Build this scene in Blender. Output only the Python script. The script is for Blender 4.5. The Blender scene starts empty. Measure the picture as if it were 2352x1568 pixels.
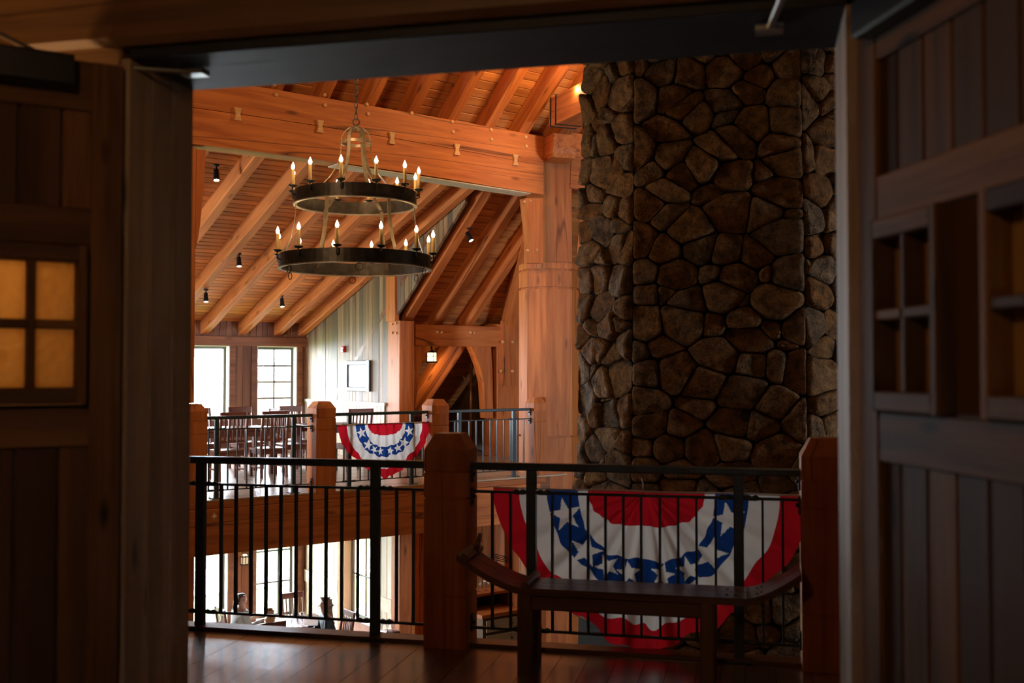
import bpy, bmesh, math, random
from mathutils import Vector, Matrix, noise

# ------------------------------------------------------------------ camera
SC = bpy.context.scene
COL = SC.collection
F_PX, W_PX, H_PX = 2400.0, 2352.0, 1568.0
EYE = 1.64
PITCH = math.atan(66.0 / F_PX)
cam_d = bpy.data.cameras.new('camera')
cam = bpy.data.objects.new('camera', cam_d)
COL.objects.link(cam)
cam.location = (0, 0, EYE)
cam.rotation_euler = (math.pi / 2 + PITCH, 0, 0)
cam_d.sensor_width = 36.0
cam_d.lens = 36.0 * F_PX / W_PX
cam_d.clip_start, cam_d.clip_end = 0.05, 400
cam_d.dof.use_dof = True
cam_d.dof.focus_distance = 13.0
cam_d.dof.aperture_fstop = 2.8
SC.camera = cam

# ------------------------------------------------------------------ world and exposure
world = bpy.data.worlds.new('overcast_sky')
SC.world = world
world.use_nodes = True
bg = world.node_tree.nodes['Background']
bg.inputs['Color'].default_value = (0.80, 0.905, 1.0, 1)
SKY_STRENGTH = 95.0
bg.inputs['Strength'].default_value = SKY_STRENGTH
SC.view_settings.view_transform = 'Standard'
SC.view_settings.look = 'None'
SC.view_settings.gamma = 1.0
SC.view_settings.use_curve_mapping = False
SC.view_settings.exposure = 0.0
try:
    SC.cycles.max_bounces = 6
    SC.cycles.diffuse_bounces = 3
    SC.cycles.adaptive_threshold = 0.08
    SC.cycles.transparent_max_bounces = 8
    SC.cycles.sample_clamp_indirect = 6.0
    SC.cycles.caustics_reflective = False
    SC.cycles.caustics_refractive = False
    SC.cycles.use_denoising = True
except Exception:
    pass

WARM = (1.0, 0.62, 0.30)

def spot(loc, target, power, angle=60, blend=0.6, color=WARM, radius=0.06):
    d = bpy.data.lights.new('spot_lamp', 'SPOT')
    d.energy, d.color, d.spot_size, d.spot_blend, d.shadow_soft_size = power, color, math.radians(angle), blend, radius
    o = bpy.data.objects.new('spot_lamp', d)
    COL.objects.link(o)
    o.location = loc
    o.rotation_euler = (Vector(target) - Vector(loc)).to_track_quat('-Z', 'Y').to_euler()
    return o

def point(loc, power, color=WARM, radius=0.08):
    d = bpy.data.lights.new('point_lamp', 'POINT')
    d.energy, d.color, d.shadow_soft_size = power, color, radius
    o = bpy.data.objects.new('point_lamp', d)
    COL.objects.link(o)
    o.location = loc
    return o

# frames: A = door wall and near railing (13 deg), U/V = far gallery (36 deg)
AA = math.radians(13.0)
A_S = Vector((math.cos(AA), -math.sin(AA), 0))
A_T = Vector((math.sin(AA), math.cos(AA), 0))
AU = math.radians(36.0)
U_ = Vector((math.cos(AU), math.sin(AU), 0))
V_ = Vector((-math.sin(AU), math.cos(AU), 0))
ZZ = Vector((0, 0, 1))
def pa(s, t, z=0.0): return A_S * s + A_T * t + ZZ * z
def pu(u, v, z=0.0): return U_ * u + V_ * v + ZZ * z
def ray(px, py):
    cp, sp = math.cos(PITCH), math.sin(PITCH)
    fw, up = Vector((0, cp, sp)), Vector((0, -sp, cp))
    return fw + Vector((1, 0, 0)) * ((px - W_PX / 2) / F_PX) + up * ((H_PX / 2 - py) / F_PX)
def hit(px, py, n, d):
    r = ray(px, py); o = Vector((0, 0, EYE))
    return o + r * ((d - n.dot(o)) / n.dot(r))
def at(px, py, Y):
    r = ray(px, py)
    return Vector((0, 0, EYE)) + r * (Y / r.y)
def on_v(px, py, v): return hit(px, py, V_, v)
def on_u(px, py, u): return hit(px, py, U_, u)
def on_t(px, py, t): return hit(px, py, A_T, t)

# lamps added out of view to warm the beam, rafters, roof, chimney and doors
spot(pa(-3.6, 3.4, 5.6), pu(7.4, 13.3, 4.9), 760, 40, 0.8, (1.0, 0.60, 0.30), 0.15)
spot(pa(-4.2, 4.0, 5.2), pu(10.0, 13.3, 3.6), 900, 26, 0.8, (1.0, 0.60, 0.30), 0.15)
spot(pa(-4.6, 4.0, 3.4), pu(7.8, 15.5, 3.9), 380, 60, 0.8, (1.0, 0.66, 0.36), 0.2)
point(pu(9.4, 10.6, 6.2), 260, (1.0, 0.62, 0.28), 0.25)
point(pa(3.6, 7.6, 4.4), 15, (1.0, 0.62, 0.3), 0.3)
point(pa(0.2, 6.2, 5.8), 22, (1.0, 0.6, 0.28), 0.25)
point(pa(-2.35, 2.25, 1.95), 26.0, (1.0, 0.58, 0.24), 0.10)
point(pa(-0.9, 0.3, 2.75), 32.0, (1.0, 0.56, 0.22), 0.15)

# ------------------------------------------------------------------ helpers
WM = {}
def reg(o, mw, parent):
    WM[o] = mw.copy()
    if parent is not None:
        o.parent = parent
        o.matrix_basis = WM[parent].inverted() @ mw
    else:
        o.matrix_basis = mw
    return o
def tag(o, label=None, cat=None, group=None, kind=None):
    if label: o['label'] = label
    if cat: o['category'] = cat
    if group: o['group'] = group
    if kind: o['kind'] = kind
    return o
def empty(name, loc, label=None, cat=None, group=None, kind=None, parent=None, rz=0.0):
    o = bpy.data.objects.new(name, None)
    o.empty_display_size = 0.1
    COL.objects.link(o)
    reg(o, Matrix.Translation(loc) @ Matrix.Rotation(rz, 4, 'Z'), parent)
    return tag(o, label, cat, group, kind)
def mesh(name, verts, faces, mat, parent=None, mw=Matrix(), smooth=False, fm=None):
    me = bpy.data.meshes.new(name)
    me.from_pydata([tuple(v) for v in verts], [], faces)
    for m in (mat if isinstance(mat, (list, tuple)) else [mat]): me.materials.append(m)
    if fm: me.polygons.foreach_set('material_index', fm)
    if smooth: me.polygons.foreach_set('use_smooth', [True] * len(me.polygons))
    me.update()
    o = bpy.data.objects.new(name, me)
    COL.objects.link(o)
    return reg(o, mw, parent)
def share(src, parent, mw, name=None):
    o = bpy.data.objects.new(name or src.name.split('.')[0], src.data)
    COL.objects.link(o)
    return reg(o, mw, parent)
def frame(origin, x, z=ZZ):
    x = Vector(x).normalized(); z = Vector(z)
    y = z.cross(x).normalized(); z = x.cross(y)
    m = Matrix.Identity(4)
    for i in range(3):
        m[i][0], m[i][1], m[i][2], m[i][3] = x[i], y[i], z[i], origin[i]
    return m
CACHE = {}
def timber(name, p0, p1, w, h, mat, parent=None, up=ZZ, ch=0.008):
    """a sawn timber from p0 to p1, w across, h along up, long edges chamfered"""
    p0, p1 = Vector(p0), Vector(p1)
    L = (p1 - p0).length
    mw = frame((p0 + p1) / 2, p1 - p0, up)
    key = (round(L, 4), round(w, 4), round(h, 4), ch, mat.name)
    if key in CACHE:
        return share(CACHE[key], parent, mw, name)
    c = min(ch, w * 0.3, h * 0.3); a, b = w / 2, h / 2
    sec = [(a - c, b), (a, b - c), (a, -b + c), (a - c, -b), (-a + c, -b), (-a, -b + c), (-a, b - c), (-a + c, b)]
    vs = [(x, y, z) for x in (-L / 2, L / 2) for y, z in sec]
    fs = [tuple(range(7, -1, -1))[::-1], tuple(range(15, 7, -1))] + [(i, i + 8, (i + 1) % 8 + 8, (i + 1) % 8) for i in range(8)]
    o = mesh(name, vs, fs, mat, parent, mw)
    CACHE[key] = o
    return o
def cbox(name, c, d, mat, parent=None, x=(1, 0, 0), ch=0.004, up=ZZ):
    x = Vector(x).normalized(); c = Vector(c)
    return timber(name, c - x * d[0] / 2, c + x * d[0] / 2, d[1], d[2], mat, parent, up, ch)
def prism(name, pts, origin, x, y, depth, mat, parent=None, smooth=False):
    """outline pts in the (x, y) plane at origin, extruded by depth along x cross y, centred"""
    x, y = Vector(x).normalized(), Vector(y).normalized(); n = x.cross(y)
    m = Matrix.Identity(4)
    for i in range(3): m[i][0], m[i][1], m[i][2], m[i][3] = x[i], y[i], n[i], origin[i]
    k = len(pts)
    vs = [(p[0], p[1], -depth / 2) for p in pts] + [(p[0], p[1], depth / 2) for p in pts]
    fs = [tuple(range(k - 1, -1, -1)), tuple(range(k, 2 * k))] + [(i, (i + 1) % k, (i + 1) % k + k, i + k) for i in range(k)]
    return mesh(name, vs, fs, mat, parent, m)
def strip(name, quads_a, quads_b, mat, parent=None, depth_vec=None, mw=Matrix()):
    """thick strip between two polylines (a above b), extruded by depth_vec; good for curved braces"""
    n = len(quads_a); vs = []
    for a, b in zip(quads_a, quads_b):
        a, b = Vector(a), Vector(b)
        vs += [a, b, b + depth_vec, a + depth_vec]
    fs = []
    for i in range(n - 1):
        p, q = 4 * i, 4 * i + 4
        for j in range(4):
            fs.append((p + j, p + (j + 1) % 4, q + (j + 1) % 4, q + j))
    fs += [(3, 2, 1, 0), (4 * n - 4, 4 * n - 3, 4 * n - 2, 4 * n - 1)]
    c = sum((Vector(v) for v in vs), Vector()) / len(vs)
    vs = [v - c for v in vs]
    return mesh(name, vs, fs, mat, parent, Matrix.Translation(c))
def tube(name, pts, r, mat, parent=None, n=8, closed=False):
    pts = [Vector(p) for p in pts]; k = len(pts); vs = []; fs = []
    rr = r if isinstance(r, (list, tuple)) else [r] * k
    prev = None
    for i, p in enumerate(pts):
        if closed: d = pts[(i + 1) % k] - pts[i - 1]
        else: d = pts[min(i + 1, k - 1)] - pts[max(i - 1, 0)]
        d.normalize()
        a = prev if prev is not None else (ZZ if abs(d.z) < 0.9 else Vector((1, 0, 0)))
        a = (a - d * a.dot(d)).normalized(); prev = a
        b = d.cross(a)
        for j in range(n):
            t = 2 * math.pi * j / n
            vs.append(p + (a * math.cos(t) + b * math.sin(t)) * rr[i])
    for i in range(k if closed else k - 1):
        for j in range(n):
            i2 = (i + 1) % k
            fs.append((i * n + j, i * n + (j + 1) % n, i2 * n + (j + 1) % n, i2 * n + j))
    if not closed:
        fs.append(tuple(range(n - 1, -1, -1))); fs.append(tuple(range((k - 1) * n, k * n)))
    c = sum(vs, Vector()) / len(vs)
    return mesh(name, [v - c for v in vs], fs, mat, parent, Matrix.Translation(c), True)
def lathe(name, prof, loc, mat, parent=None, n=16, axis=ZZ, smooth=True):
    q = Vector((0, 0, 1)).rotation_difference(Vector(axis).normalized()).to_matrix().to_4x4()
    vs = [(r * math.cos(2 * math.pi * j / n), r * math.sin(2 * math.pi * j / n), z) for r, z in prof for j in range(n)]
    k = len(prof)
    fs = [(i * n + j, i * n + (j + 1) % n, (i + 1) * n + (j + 1) % n, (i + 1) * n + j) for i in range(k - 1) for j in range(n)]
    if prof[0][0] > 1e-4: fs.append(tuple(range(n - 1, -1, -1)))
    if prof[-1][0] > 1e-4: fs.append(tuple(range((k - 1) * n, k * n)))
    return mesh(name, vs, fs, mat, parent, Matrix.Translation(loc) @ q, smooth)
def ribbon(name, pts, normals, w, th, mat, parent=None, side=None):
    """flat metal strap along pts; width direction side[i], thickness along normals[i]"""
    vs = []
    for p, nn, sd in zip(pts, normals, side):
        vs += [p + sd * w / 2 + nn * th / 2, p - sd * w / 2 + nn * th / 2, p - sd * w / 2 - nn * th / 2, p + sd * w / 2 - nn * th / 2]
    n = len(pts); fs = []
    for i in range(n - 1):
        for j in range(4):
            fs.append((4 * i + j, 4 * i + (j + 1) % 4, 4 * i + 4 + (j + 1) % 4, 4 * i + 4 + j))
    fs += [(3, 2, 1, 0), (4 * n - 4, 4 * n - 3, 4 * n - 2, 4 * n - 1)]
    c = sum(vs, Vector()) / len(vs)
    return mesh(name, [v - c for v in vs], fs, mat, parent, Matrix.Translation(c))

# ------------------------------------------------------------------ materials
def newmat(name):
    m = bpy.data.materials.new(name); m.use_nodes = True
    nt = m.node_tree; b = nt.nodes['Principled BSDF']
    return m, nt, b
def N(nt, kind, **kw):
    n = nt.nodes.new(kind)
    for k, v in kw.items(): setattr(n, k, v)
    return n
def plain(name, col, rough=0.5, metal=0.0, spec=0.5, emit=None, es=0.0):
    m, nt, b = newmat(name)
    b.inputs['Base Color'].default_value = (*col, 1)
    b.inputs['Roughness'].default_value = rough
    b.inputs['Metallic'].default_value = metal
    b.inputs['Specular IOR Level'].default_value = spec
    if emit:
        b.inputs['Emission Color'].default_value = (*emit, 1)
        b.inputs['Emission Strength'].default_value = es
    return m
def mottled(name, c0, c1, scale=6.0, rough=0.5, metal=0.0, bump=0.1):
    m, nt, b = newmat(name)
    tc = N(nt, 'ShaderNodeTexCoord'); no = N(nt, 'ShaderNodeTexNoise'); no.inputs['Scale'].default_value = scale; no.inputs['Detail'].default_value = 5
    nt.links.new(tc.outputs['Object'], no.inputs['Vector'])
    r = N(nt, 'ShaderNodeValToRGB'); r.color_ramp.elements[0].color = (*c0, 1); r.color_ramp.elements[1].color = (*c1, 1)
    r.color_ramp.elements[0].position = 0.3; r.color_ramp.elements[1].position = 0.7
    nt.links.new(no.outputs['Fac'], r.inputs['Fac']); nt.links.new(r.outputs['Color'], b.inputs['Base Color'])
    bp = N(nt, 'ShaderNodeBump'); bp.inputs['Strength'].default_value = bump; bp.inputs['Distance'].default_value = 0.01
    nt.links.new(no.outputs['Fac'], bp.inputs['Height']); nt.links.new(bp.outputs['Normal'], b.inputs['Normal'])
    b.inputs['Roughness'].default_value = rough; b.inputs['Metallic'].default_value = metal
    return m
def wood(name, light, dark, rough=0.55, grain=1.0, knots=0.6, crack=0.6, vary=0.25, axis=0, spec=0.35, weather=None, ks=1.0):
    """grain runs along the local axis"""
    m, nt, b = newmat(name)
    L = nt.links.new
    tc = N(nt, 'ShaderNodeTexCoord'); oi = N(nt, 'ShaderNodeObjectInfo')
    off = N(nt, 'ShaderNodeVectorMath', operation='SCALE'); off.inputs[0].default_value = (31.0, 17.0, 23.0)
    L(oi.outputs['Random'], off.inputs['Scale'])
    add = N(nt, 'ShaderNodeVectorMath', operation='ADD'); L(tc.outputs['Object'], add.inputs[0]); L(off.outputs[0], add.inputs[1])
    def mapped(along, across):
        mp = N(nt, 'ShaderNodeMapping'); s = [across] * 3; s[axis] = along
        mp.inputs['Scale'].default_value = s; L(add.outputs[0], mp.inputs['Vector']); return mp.outputs[0]
    n1 = N(nt, 'ShaderNodeTexNoise'); n1.inputs['Scale'].default_value = 1.0; n1.inputs['Detail'].default_value = 4; n1.inputs['Distortion'].default_value = 0.6
    L(mapped(0.7 * grain, 9.0 * grain), n1.inputs['Vector'])
    n2 = N(nt, 'ShaderNodeTexNoise'); n2.inputs['Scale'].default_value = 1.0; n2.inputs['Detail'].default_value = 3
    L(mapped(2.5 * grain, 70.0 * grain), n2.inputs['Vector'])
    n3 = N(nt, 'ShaderNodeTexNoise'); n3.inputs['Scale'].default_value = 1.0; n3.inputs['Detail'].default_value = 1
    L(mapped(0.10, 2.4), n3.inputs['Vector'])
    mx = N(nt, 'ShaderNodeMath', operation='MULTIPLY_ADD'); L(n2.outputs['Fac'], mx.inputs[0]); mx.inputs[1].default_value = 0.35
    L(n1.outputs['Fac'], mx.inputs[2])
    ramp = N(nt, 'ShaderNodeValToRGB'); e = ramp.color_ramp.elements
    e[0].position, e[0].color = 0.45, (*dark, 1); e[1].position, e[1].color = 0.85, (*light, 1)
    L(mx.outputs[0], ramp.inputs['Fac'])
    col = ramp.outputs['Color']
    if weather:
        wr = N(nt, 'ShaderNodeValToRGB'); wr.color_ramp.elements[0].position = 0.45; wr.color_ramp.elements[1].position = 0.62
        L(n3.outputs['Fac'], wr.inputs['Fac'])
        mw_ = N(nt, 'ShaderNodeMix', data_type='RGBA'); L(wr.outputs['Color'], mw_.inputs['Factor']); L(col, mw_.inputs[6]); mw_.inputs[7].default_value = (*weather, 1)
        col = mw_.outputs[2]
    if knots > 0:
        vo = N(nt, 'ShaderNodeTexVoronoi'); vo.inputs['Scale'].default_value = 1.0; L(mapped(1.3 * ks, 4.2 * ks), vo.inputs['Vector'])
        kr = N(nt, 'ShaderNodeMapRange'); kr.inputs['From Min'].default_value = 0.05; kr.inputs['From Max'].default_value = 0.16; kr.inputs['To Min'].default_value = 1 - knots; kr.inputs['To Max'].default_value = 1.0
        L(vo.outputs['Distance'], kr.inputs['Value'])
        km = N(nt, 'ShaderNodeMix', data_type='RGBA', blend_type='MULTIPLY'); km.inputs['Factor'].default_value = 1.0
        L(col, km.inputs[6]); L(kr.outputs[0], km.inputs[7]); col = km.outputs[2]
    if crack > 0:
        ab = N(nt, 'ShaderNodeMath', operation='SUBTRACT'); L(n3.outputs['Fac'], ab.inputs[0]); ab.inputs[1].default_value = 0.5
        a2 = N(nt, 'ShaderNodeMath', operation='ABSOLUTE'); L(ab.outputs[0], a2.inputs[0])
        cr = N(nt, 'ShaderNodeMapRange'); cr.inputs['From Min'].default_value = 0.0; cr.inputs['From Max'].default_value = 0.006; cr.inputs['To Min'].default_value = 1 - crack; cr.inputs['To Max'].default_value = 1
        L(a2.outputs[0], cr.inputs['Value'])
        cm = N(nt, 'ShaderNodeMix', data_type='RGBA', blend_type='MULTIPLY'); cm.inputs['Factor'].default_value = 1.0
        L(col, cm.inputs[6]); L(cr.outputs[0], cm.inputs[7]); col = cm.outputs[2]
    vr = N(nt, 'ShaderNodeMapRange'); vr.inputs['To Min'].default_value = 1 - vary; vr.inputs['To Max'].default_value = 1 + vary * 0.6
    L(oi.outputs['Random'], vr.inputs['Value'])
    hs = N(nt, 'ShaderNodeHueSaturation'); L(vr.outputs[0], hs.inputs['Value']); L(col, hs.inputs['Color'])
    L(hs.outputs['Color'], b.inputs['Base Color'])
    bp = N(nt, 'ShaderNodeBump'); bp.inputs['Strength'].default_value = 0.18; bp.inputs['Distance'].default_value = 0.01
    L(mx.outputs[0], bp.inputs['Height']); L(bp.outputs['Normal'], b.inputs['Normal'])
    b.inputs['Roughness'].default_value = rough; b.inputs['Specular IOR Level'].default_value = spec
    return m

M_FIR = wood('fir_timber', (0.61, 0.190, 0.048), (0.36, 0.090, 0.020), 0.6, 1.0, 0.6, 0.75, 0.14)
M_FIRV = wood('fir_timber_upright', (0.61, 0.190, 0.048), (0.36, 0.090, 0.020), 0.6, 1.0, 0.55, 0.6, 0.14, axis=2)
M_DECK = wood('ceiling_plank', (0.72, 0.275, 0.078), (0.44, 0.135, 0.034), 0.6, 1.0, 0.6, 0.0, 0.25)
M_BARN = wood('barn_board', (0.34, 0.20, 0.10), (0.13, 0.07, 0.035), 0.6, 1.2, 0.4, 0.0, 0.5, weather=(0.20, 0.14, 0.095))
M_TRIM = wood('stained_trim', (0.26, 0.10, 0.045), (0.12, 0.04, 0.018), 0.5, 1.0, 0.4, 0.0, 0.2)
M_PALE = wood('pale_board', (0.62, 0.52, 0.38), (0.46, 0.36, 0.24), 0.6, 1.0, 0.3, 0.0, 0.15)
M_FLOOR = wood('oak_floor', (0.19, 0.08, 0.036), (0.075, 0.03, 0.014), 0.24, 1.0, 0.5, 0.0, 0.35, spec=0.8)
M_FLOOR.node_tree.nodes['Principled BSDF'].inputs['Coat Weight'].default_value = 1.0
M_FLOOR.node_tree.nodes['Principled BSDF'].inputs['Coat Roughness'].default_value = 0.24
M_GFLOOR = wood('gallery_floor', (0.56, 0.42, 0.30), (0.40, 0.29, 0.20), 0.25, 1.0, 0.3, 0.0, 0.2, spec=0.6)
M_DOOR = wood('door_wood', (0.17, 0.075, 0.022), (0.06, 0.026, 0.008), 0.65, 1.6, 0.9, 0.0, 0.4, spec=0.12, weather=(0.065, 0.030, 0.012), ks=2.0)
M_JAMB = wood('jamb_wood', (0.42, 0.30, 0.21), (0.20, 0.135, 0.09), 0.6, 1.6, 0.9, 0.0, 0.3, spec=0.3, weather=(0.20, 0.14, 0.10), ks=1.6)
M_HEAD = wood('header_wood', (0.16, 0.075, 0.03), (0.05, 0.022, 0.01), 0.5, 1.0, 0.4, 0.5, 0.1)
M_CHAIR = wood('chair_wood', (0.22, 0.075, 0.04), (0.10, 0.03, 0.016), 0.35, 2.0, 0.0, 0.0, 0.15, spec=0.5)
M_BENCH = wood('bench_wood', (0.20, 0.085, 0.035), (0.09, 0.035, 0.015), 0.3, 1.5, 0.4, 0.0, 0.1, spec=0.6)
M_PEG = wood('peg_wood', (0.72, 0.42, 0.20), (0.55, 0.28, 0.11), 0.55, 3.0, 0.0, 0.0, 0.15)
M_STEEL = mottled('slate_steel', (0.030, 0.046, 0.056), (0.048, 0.072, 0.085), 30, 0.36, 0.0, 0.05)
M_BLACK = plain('black_iron', (0.012, 0.012, 0.013), 0.4, 0.4)
M_RING = mottled('bronze_iron', (0.03, 0.022, 0.016), (0.07, 0.052, 0.038), 14, 0.42, 0.6, 0.1)
M_STRAP = mottled('antique_strap', (0.22, 0.16, 0.10), (0.36, 0.27, 0.17), 18, 0.45, 0.5, 0.1)
M_CANDLE = plain('candle_sleeve', (0.75, 0.48, 0.18), 0.5)
M_BULB = plain('flame_bulb', (1, 0.9, 0.7), 0.3, emit=(1.0, 0.66, 0.32), es=110)
M_LAMPGLASS = plain('lit_lamp_glass', (1, 0.9, 0.7), 0.3, emit=(1.0, 0.72, 0.36), es=3.2)
M_SPOTLENS = plain('lit_spot_lens', (1, 1, 0.9), 0.3, emit=(1.0, 0.8, 0.55), es=9)
M_SHADE = plain('lit_paper_shade', (0.9, 0.7, 0.4), 0.7, emit=(1.0, 0.7, 0.35), es=1.4)
M_RED_AL = plain('alarm_red', (0.6, 0.02, 0.02), 0.35)
M_WHITE = plain('white_paint', (0.8, 0.8, 0.8), 0.4)
M_GREYFRAME = plain('grey_picture_frame', (0.05, 0.06, 0.07), 0.4)
M_SASH = plain('dark_sash', (0.10, 0.09, 0.07), 0.4)
M_REVEAL = plain('cream_reveal', (0.74, 0.68, 0.55), 0.55)
M_ALU = plain('brushed_metal', (0.55, 0.60, 0.62), 0.28, 0.9)
M_PLASTER = mottled('hall_plaster', (0.30, 0.18, 0.09), (0.36, 0.22, 0.12), 3, 0.8)
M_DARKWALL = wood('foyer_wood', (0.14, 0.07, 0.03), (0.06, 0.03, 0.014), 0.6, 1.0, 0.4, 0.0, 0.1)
M_MORTAR = mottled('dark_mortar', (0.012, 0.009, 0.007), (0.03, 0.022, 0.016), 12, 0.9)
M_SKIN = plain('skin', (0.62, 0.38, 0.28), 0.5)
M_PORC = plain('white_china', (0.8, 0.82, 0.85), 0.2)

def cloth(name, col):
    m, nt, b = newmat(name)
    b.inputs['Base Color'].default_value = (*col, 1); b.inputs['Roughness'].default_value = 0.8
    b.inputs['Specular IOR Level'].default_value = 0.2
    tr = N(nt, 'ShaderNodeBsdfTranslucent'); tr.inputs['Color'].default_value = (*col, 1)
    mx = N(nt, 'ShaderNodeMixShader'); mx.inputs['Fac'].default_value = 0.5
    nt.links.new(b.outputs[0], mx.inputs[1]); nt.links.new(tr.outputs[0], mx.inputs[2])
    nt.links.new(mx.outputs[0], nt.nodes['Material Output'].inputs['Surface'])
    return m
M_CRED, M_CWHITE, M_CBLUE = cloth('red_cloth', (0.62, 0.012, 0.025)), cloth('white_cloth', (0.90, 0.88, 0.86)), cloth('blue_cloth', (0.012, 0.055, 0.25))

def thin_glass(name, tint=(1, 1, 1), refl=0.08):
    m, nt, b = newmat(name)
    nt.nodes.remove(b)
    t = N(nt, 'ShaderNodeBsdfTransparent'); t.inputs['Color'].default_value = (*tint, 1)
    g = N(nt, 'ShaderNodeBsdfGlossy'); g.inputs['Roughness'].default_value = 0.02
    mx = N(nt, 'ShaderNodeMixShader'); mx.inputs['Fac'].default_value = refl
    nt.links.new(t.outputs[0], mx.inputs[1]); nt.links.new(g.outputs[0], mx.inputs[2])
    nt.links.new(mx.outputs[0], nt.nodes['Material Output'].inputs['Surface'])
    return m
M_GLASS = thin_glass('window_glass')
M_DRINK = thin_glass('drinking_glass', (0.93, 0.95, 0.97), 0.22)
def cathedral_glass():
    m, nt, b = newmat('rippled_amber_glass')
    tc = N(nt, 'ShaderNodeTexCoord'); no = N(nt, 'ShaderNodeTexNoise'); no.inputs['Scale'].default_value = 42; no.inputs['Detail'].default_value = 2
    nt.links.new(tc.outputs['Object'], no.inputs['Vector'])
    bp = N(nt, 'ShaderNodeBump'); bp.inputs['Strength'].default_value = 0.5; bp.inputs['Distance'].default_value = 0.01
    nt.links.new(no.outputs['Fac'], bp.inputs['Height']); nt.links.new(bp.outputs['Normal'], b.inputs['Normal'])
    b.inputs['Base Color'].default_value = (0.55, 0.36, 0.15, 1); b.inputs['Roughness'].default_value = 0.22
    b.inputs['Specular IOR Level'].default_value = 0.8
    tr = N(nt, 'ShaderNodeBsdfTranslucent'); tr.inputs['Color'].default_value = (0.85, 0.62, 0.32, 1)
    nt.links.new(bp.outputs['Normal'], tr.inputs['Normal'])
    mx = N(nt, 'ShaderNodeMixShader'); mx.inputs['Fac'].default_value = 0.6
    nt.links.new(b.outputs[0], mx.inputs[1]); nt.links.new(tr.outputs[0], mx.inputs[2])
    nt.links.new(mx.outputs[0], nt.nodes['Material Output'].inputs['Surface'])
    return m
M_DGLASS = cathedral_glass()
def stone_mat():
    m, nt, b = newmat('field_stone'); L = nt.links.new
    tc = N(nt, 'ShaderNodeTexCoord'); oi = N(nt, 'ShaderNodeObjectInfo')
    sc = N(nt, 'ShaderNodeVectorMath', operation='SCALE'); sc.inputs[0].default_value = (13, 29, 7); L(oi.outputs['Random'], sc.inputs['Scale'])
    ad = N(nt, 'ShaderNodeVectorMath', operation='ADD'); L(tc.outputs['Object'], ad.inputs[0]); L(sc.outputs[0], ad.inputs[1])
    n1 = N(nt, 'ShaderNodeTexNoise'); n1.inputs['Scale'].default_value = 9; n1.inputs['Detail'].default_value = 7; n1.inputs['Roughness'].default_value = 0.62; L(ad.outputs[0], n1.inputs['Vector'])
    n2 = N(nt, 'ShaderNodeTexNoise'); n2.inputs['Scale'].default_value = 45; n2.inputs['Detail'].default_value = 4; L(ad.outputs[0], n2.inputs['Vector'])
    r0 = N(nt, 'ShaderNodeValToRGB'); e = r0.color_ramp.elements
    e[0].position, e[0].color = 0.0, (0.21, 0.115, 0.05, 1); e[1].position, e[1].color = 1.0, (0.26, 0.155, 0.08, 1)
    for p, c in ((0.3, (0.24, 0.12, 0.042)), (0.55, (0.19, 0.14, 0.10)), (0.8, (0.29, 0.175, 0.08))):
        x = e.new(p); x.color = (*c, 1)
    L(oi.outputs['Random'], r0.inputs['Fac'])
    r1 = N(nt, 'ShaderNodeValToRGB'); r1.color_ramp.elements[0].position = 0.32; r1.color_ramp.elements[0].color = (0.28, 0.26, 0.26, 1); r1.color_ramp.elements[1].position = 0.68; r1.color_ramp.elements[1].color = (1.35, 1.15, 0.92, 1)
    L(n1.outputs['Fac'], r1.inputs['Fac'])
    mu = N(nt, 'ShaderNodeMix', data_type='RGBA', blend_type='MULTIPLY'); mu.inputs['Factor'].default_value = 1; L(r0.outputs[0], mu.inputs[6]); L(r1.outputs[0], mu.inputs[7])
    r2 = N(nt, 'ShaderNodeValToRGB'); r2.color_ramp.elements[0].position = 0.30; r2.color_ramp.elements[0].color = (0.25, 0.25, 0.25, 1); r2.color_ramp.elements[1].position = 0.42; r2.color_ramp.elements[1].color = (1, 1, 1, 1)
    L(n2.outputs['Fac'], r2.inputs['Fac'])
    m2 = N(nt, 'ShaderNodeMix', data_type='RGBA', blend_type='MULTIPLY'); m2.inputs['Factor'].default_value = 0.8; L(mu.outputs[2], m2.inputs[6]); L(r2.outputs[0], m2.inputs[7])
    L(m2.outputs[2], b.inputs['Base Color'])
    sm = N(nt, 'ShaderNodeMath', operation='MULTIPLY_ADD'); L(n2.outputs['Fac'], sm.inputs[0]); sm.inputs[1].default_value = 0.35; L(n1.outputs['Fac'], sm.inputs[2])
    bp = N(nt, 'ShaderNodeBump'); bp.inputs['Strength'].default_value = 1.0; bp.inputs['Distance'].default_value = 0.05
    L(sm.outputs[0], bp.inputs['Height']); L(bp.outputs['Normal'], b.inputs['Normal'])
    b.inputs['Roughness'].default_value = 0.85; b.inputs['Specular IOR Level'].default_value = 0.2
    return m
M_STONE = stone_mat()
#@@STRUCT
# ------------------------------------------------------------------ the setting
R = random.Random(7)
def abox(name, s0, s1, t0, t1, z0, z1, mat, parent=None, ch=0.003):
    return cbox(name, pa((s0 + s1) / 2, (t0 + t1) / 2, (z0 + z1) / 2), (s1 - s0, t1 - t0, z1 - z0), mat, parent, A_S, ch)
def ubox(name, u0, u1, v0, v1, z0, z1, mat, parent=None, ch=0.003):
    return cbox(name, pu((u0 + u1) / 2, (v0 + v1) / 2, (z0 + z1) / 2), (u1 - u0, v1 - v0, z1 - z0), mat, parent, U_, ch)
def struct(name, loc, label, cat):
    return empty(name, loc, label, cat, None, 'structure')

Z_TOP, Z_LOW, Z_GAL = 9.6, -3.6, -0.06
S0, S1, T_IN, T_OUT, Z_DOOR = -1.73, 0.225, 2.65, 2.98, 2.53
T_RAIL = 6.08

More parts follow.
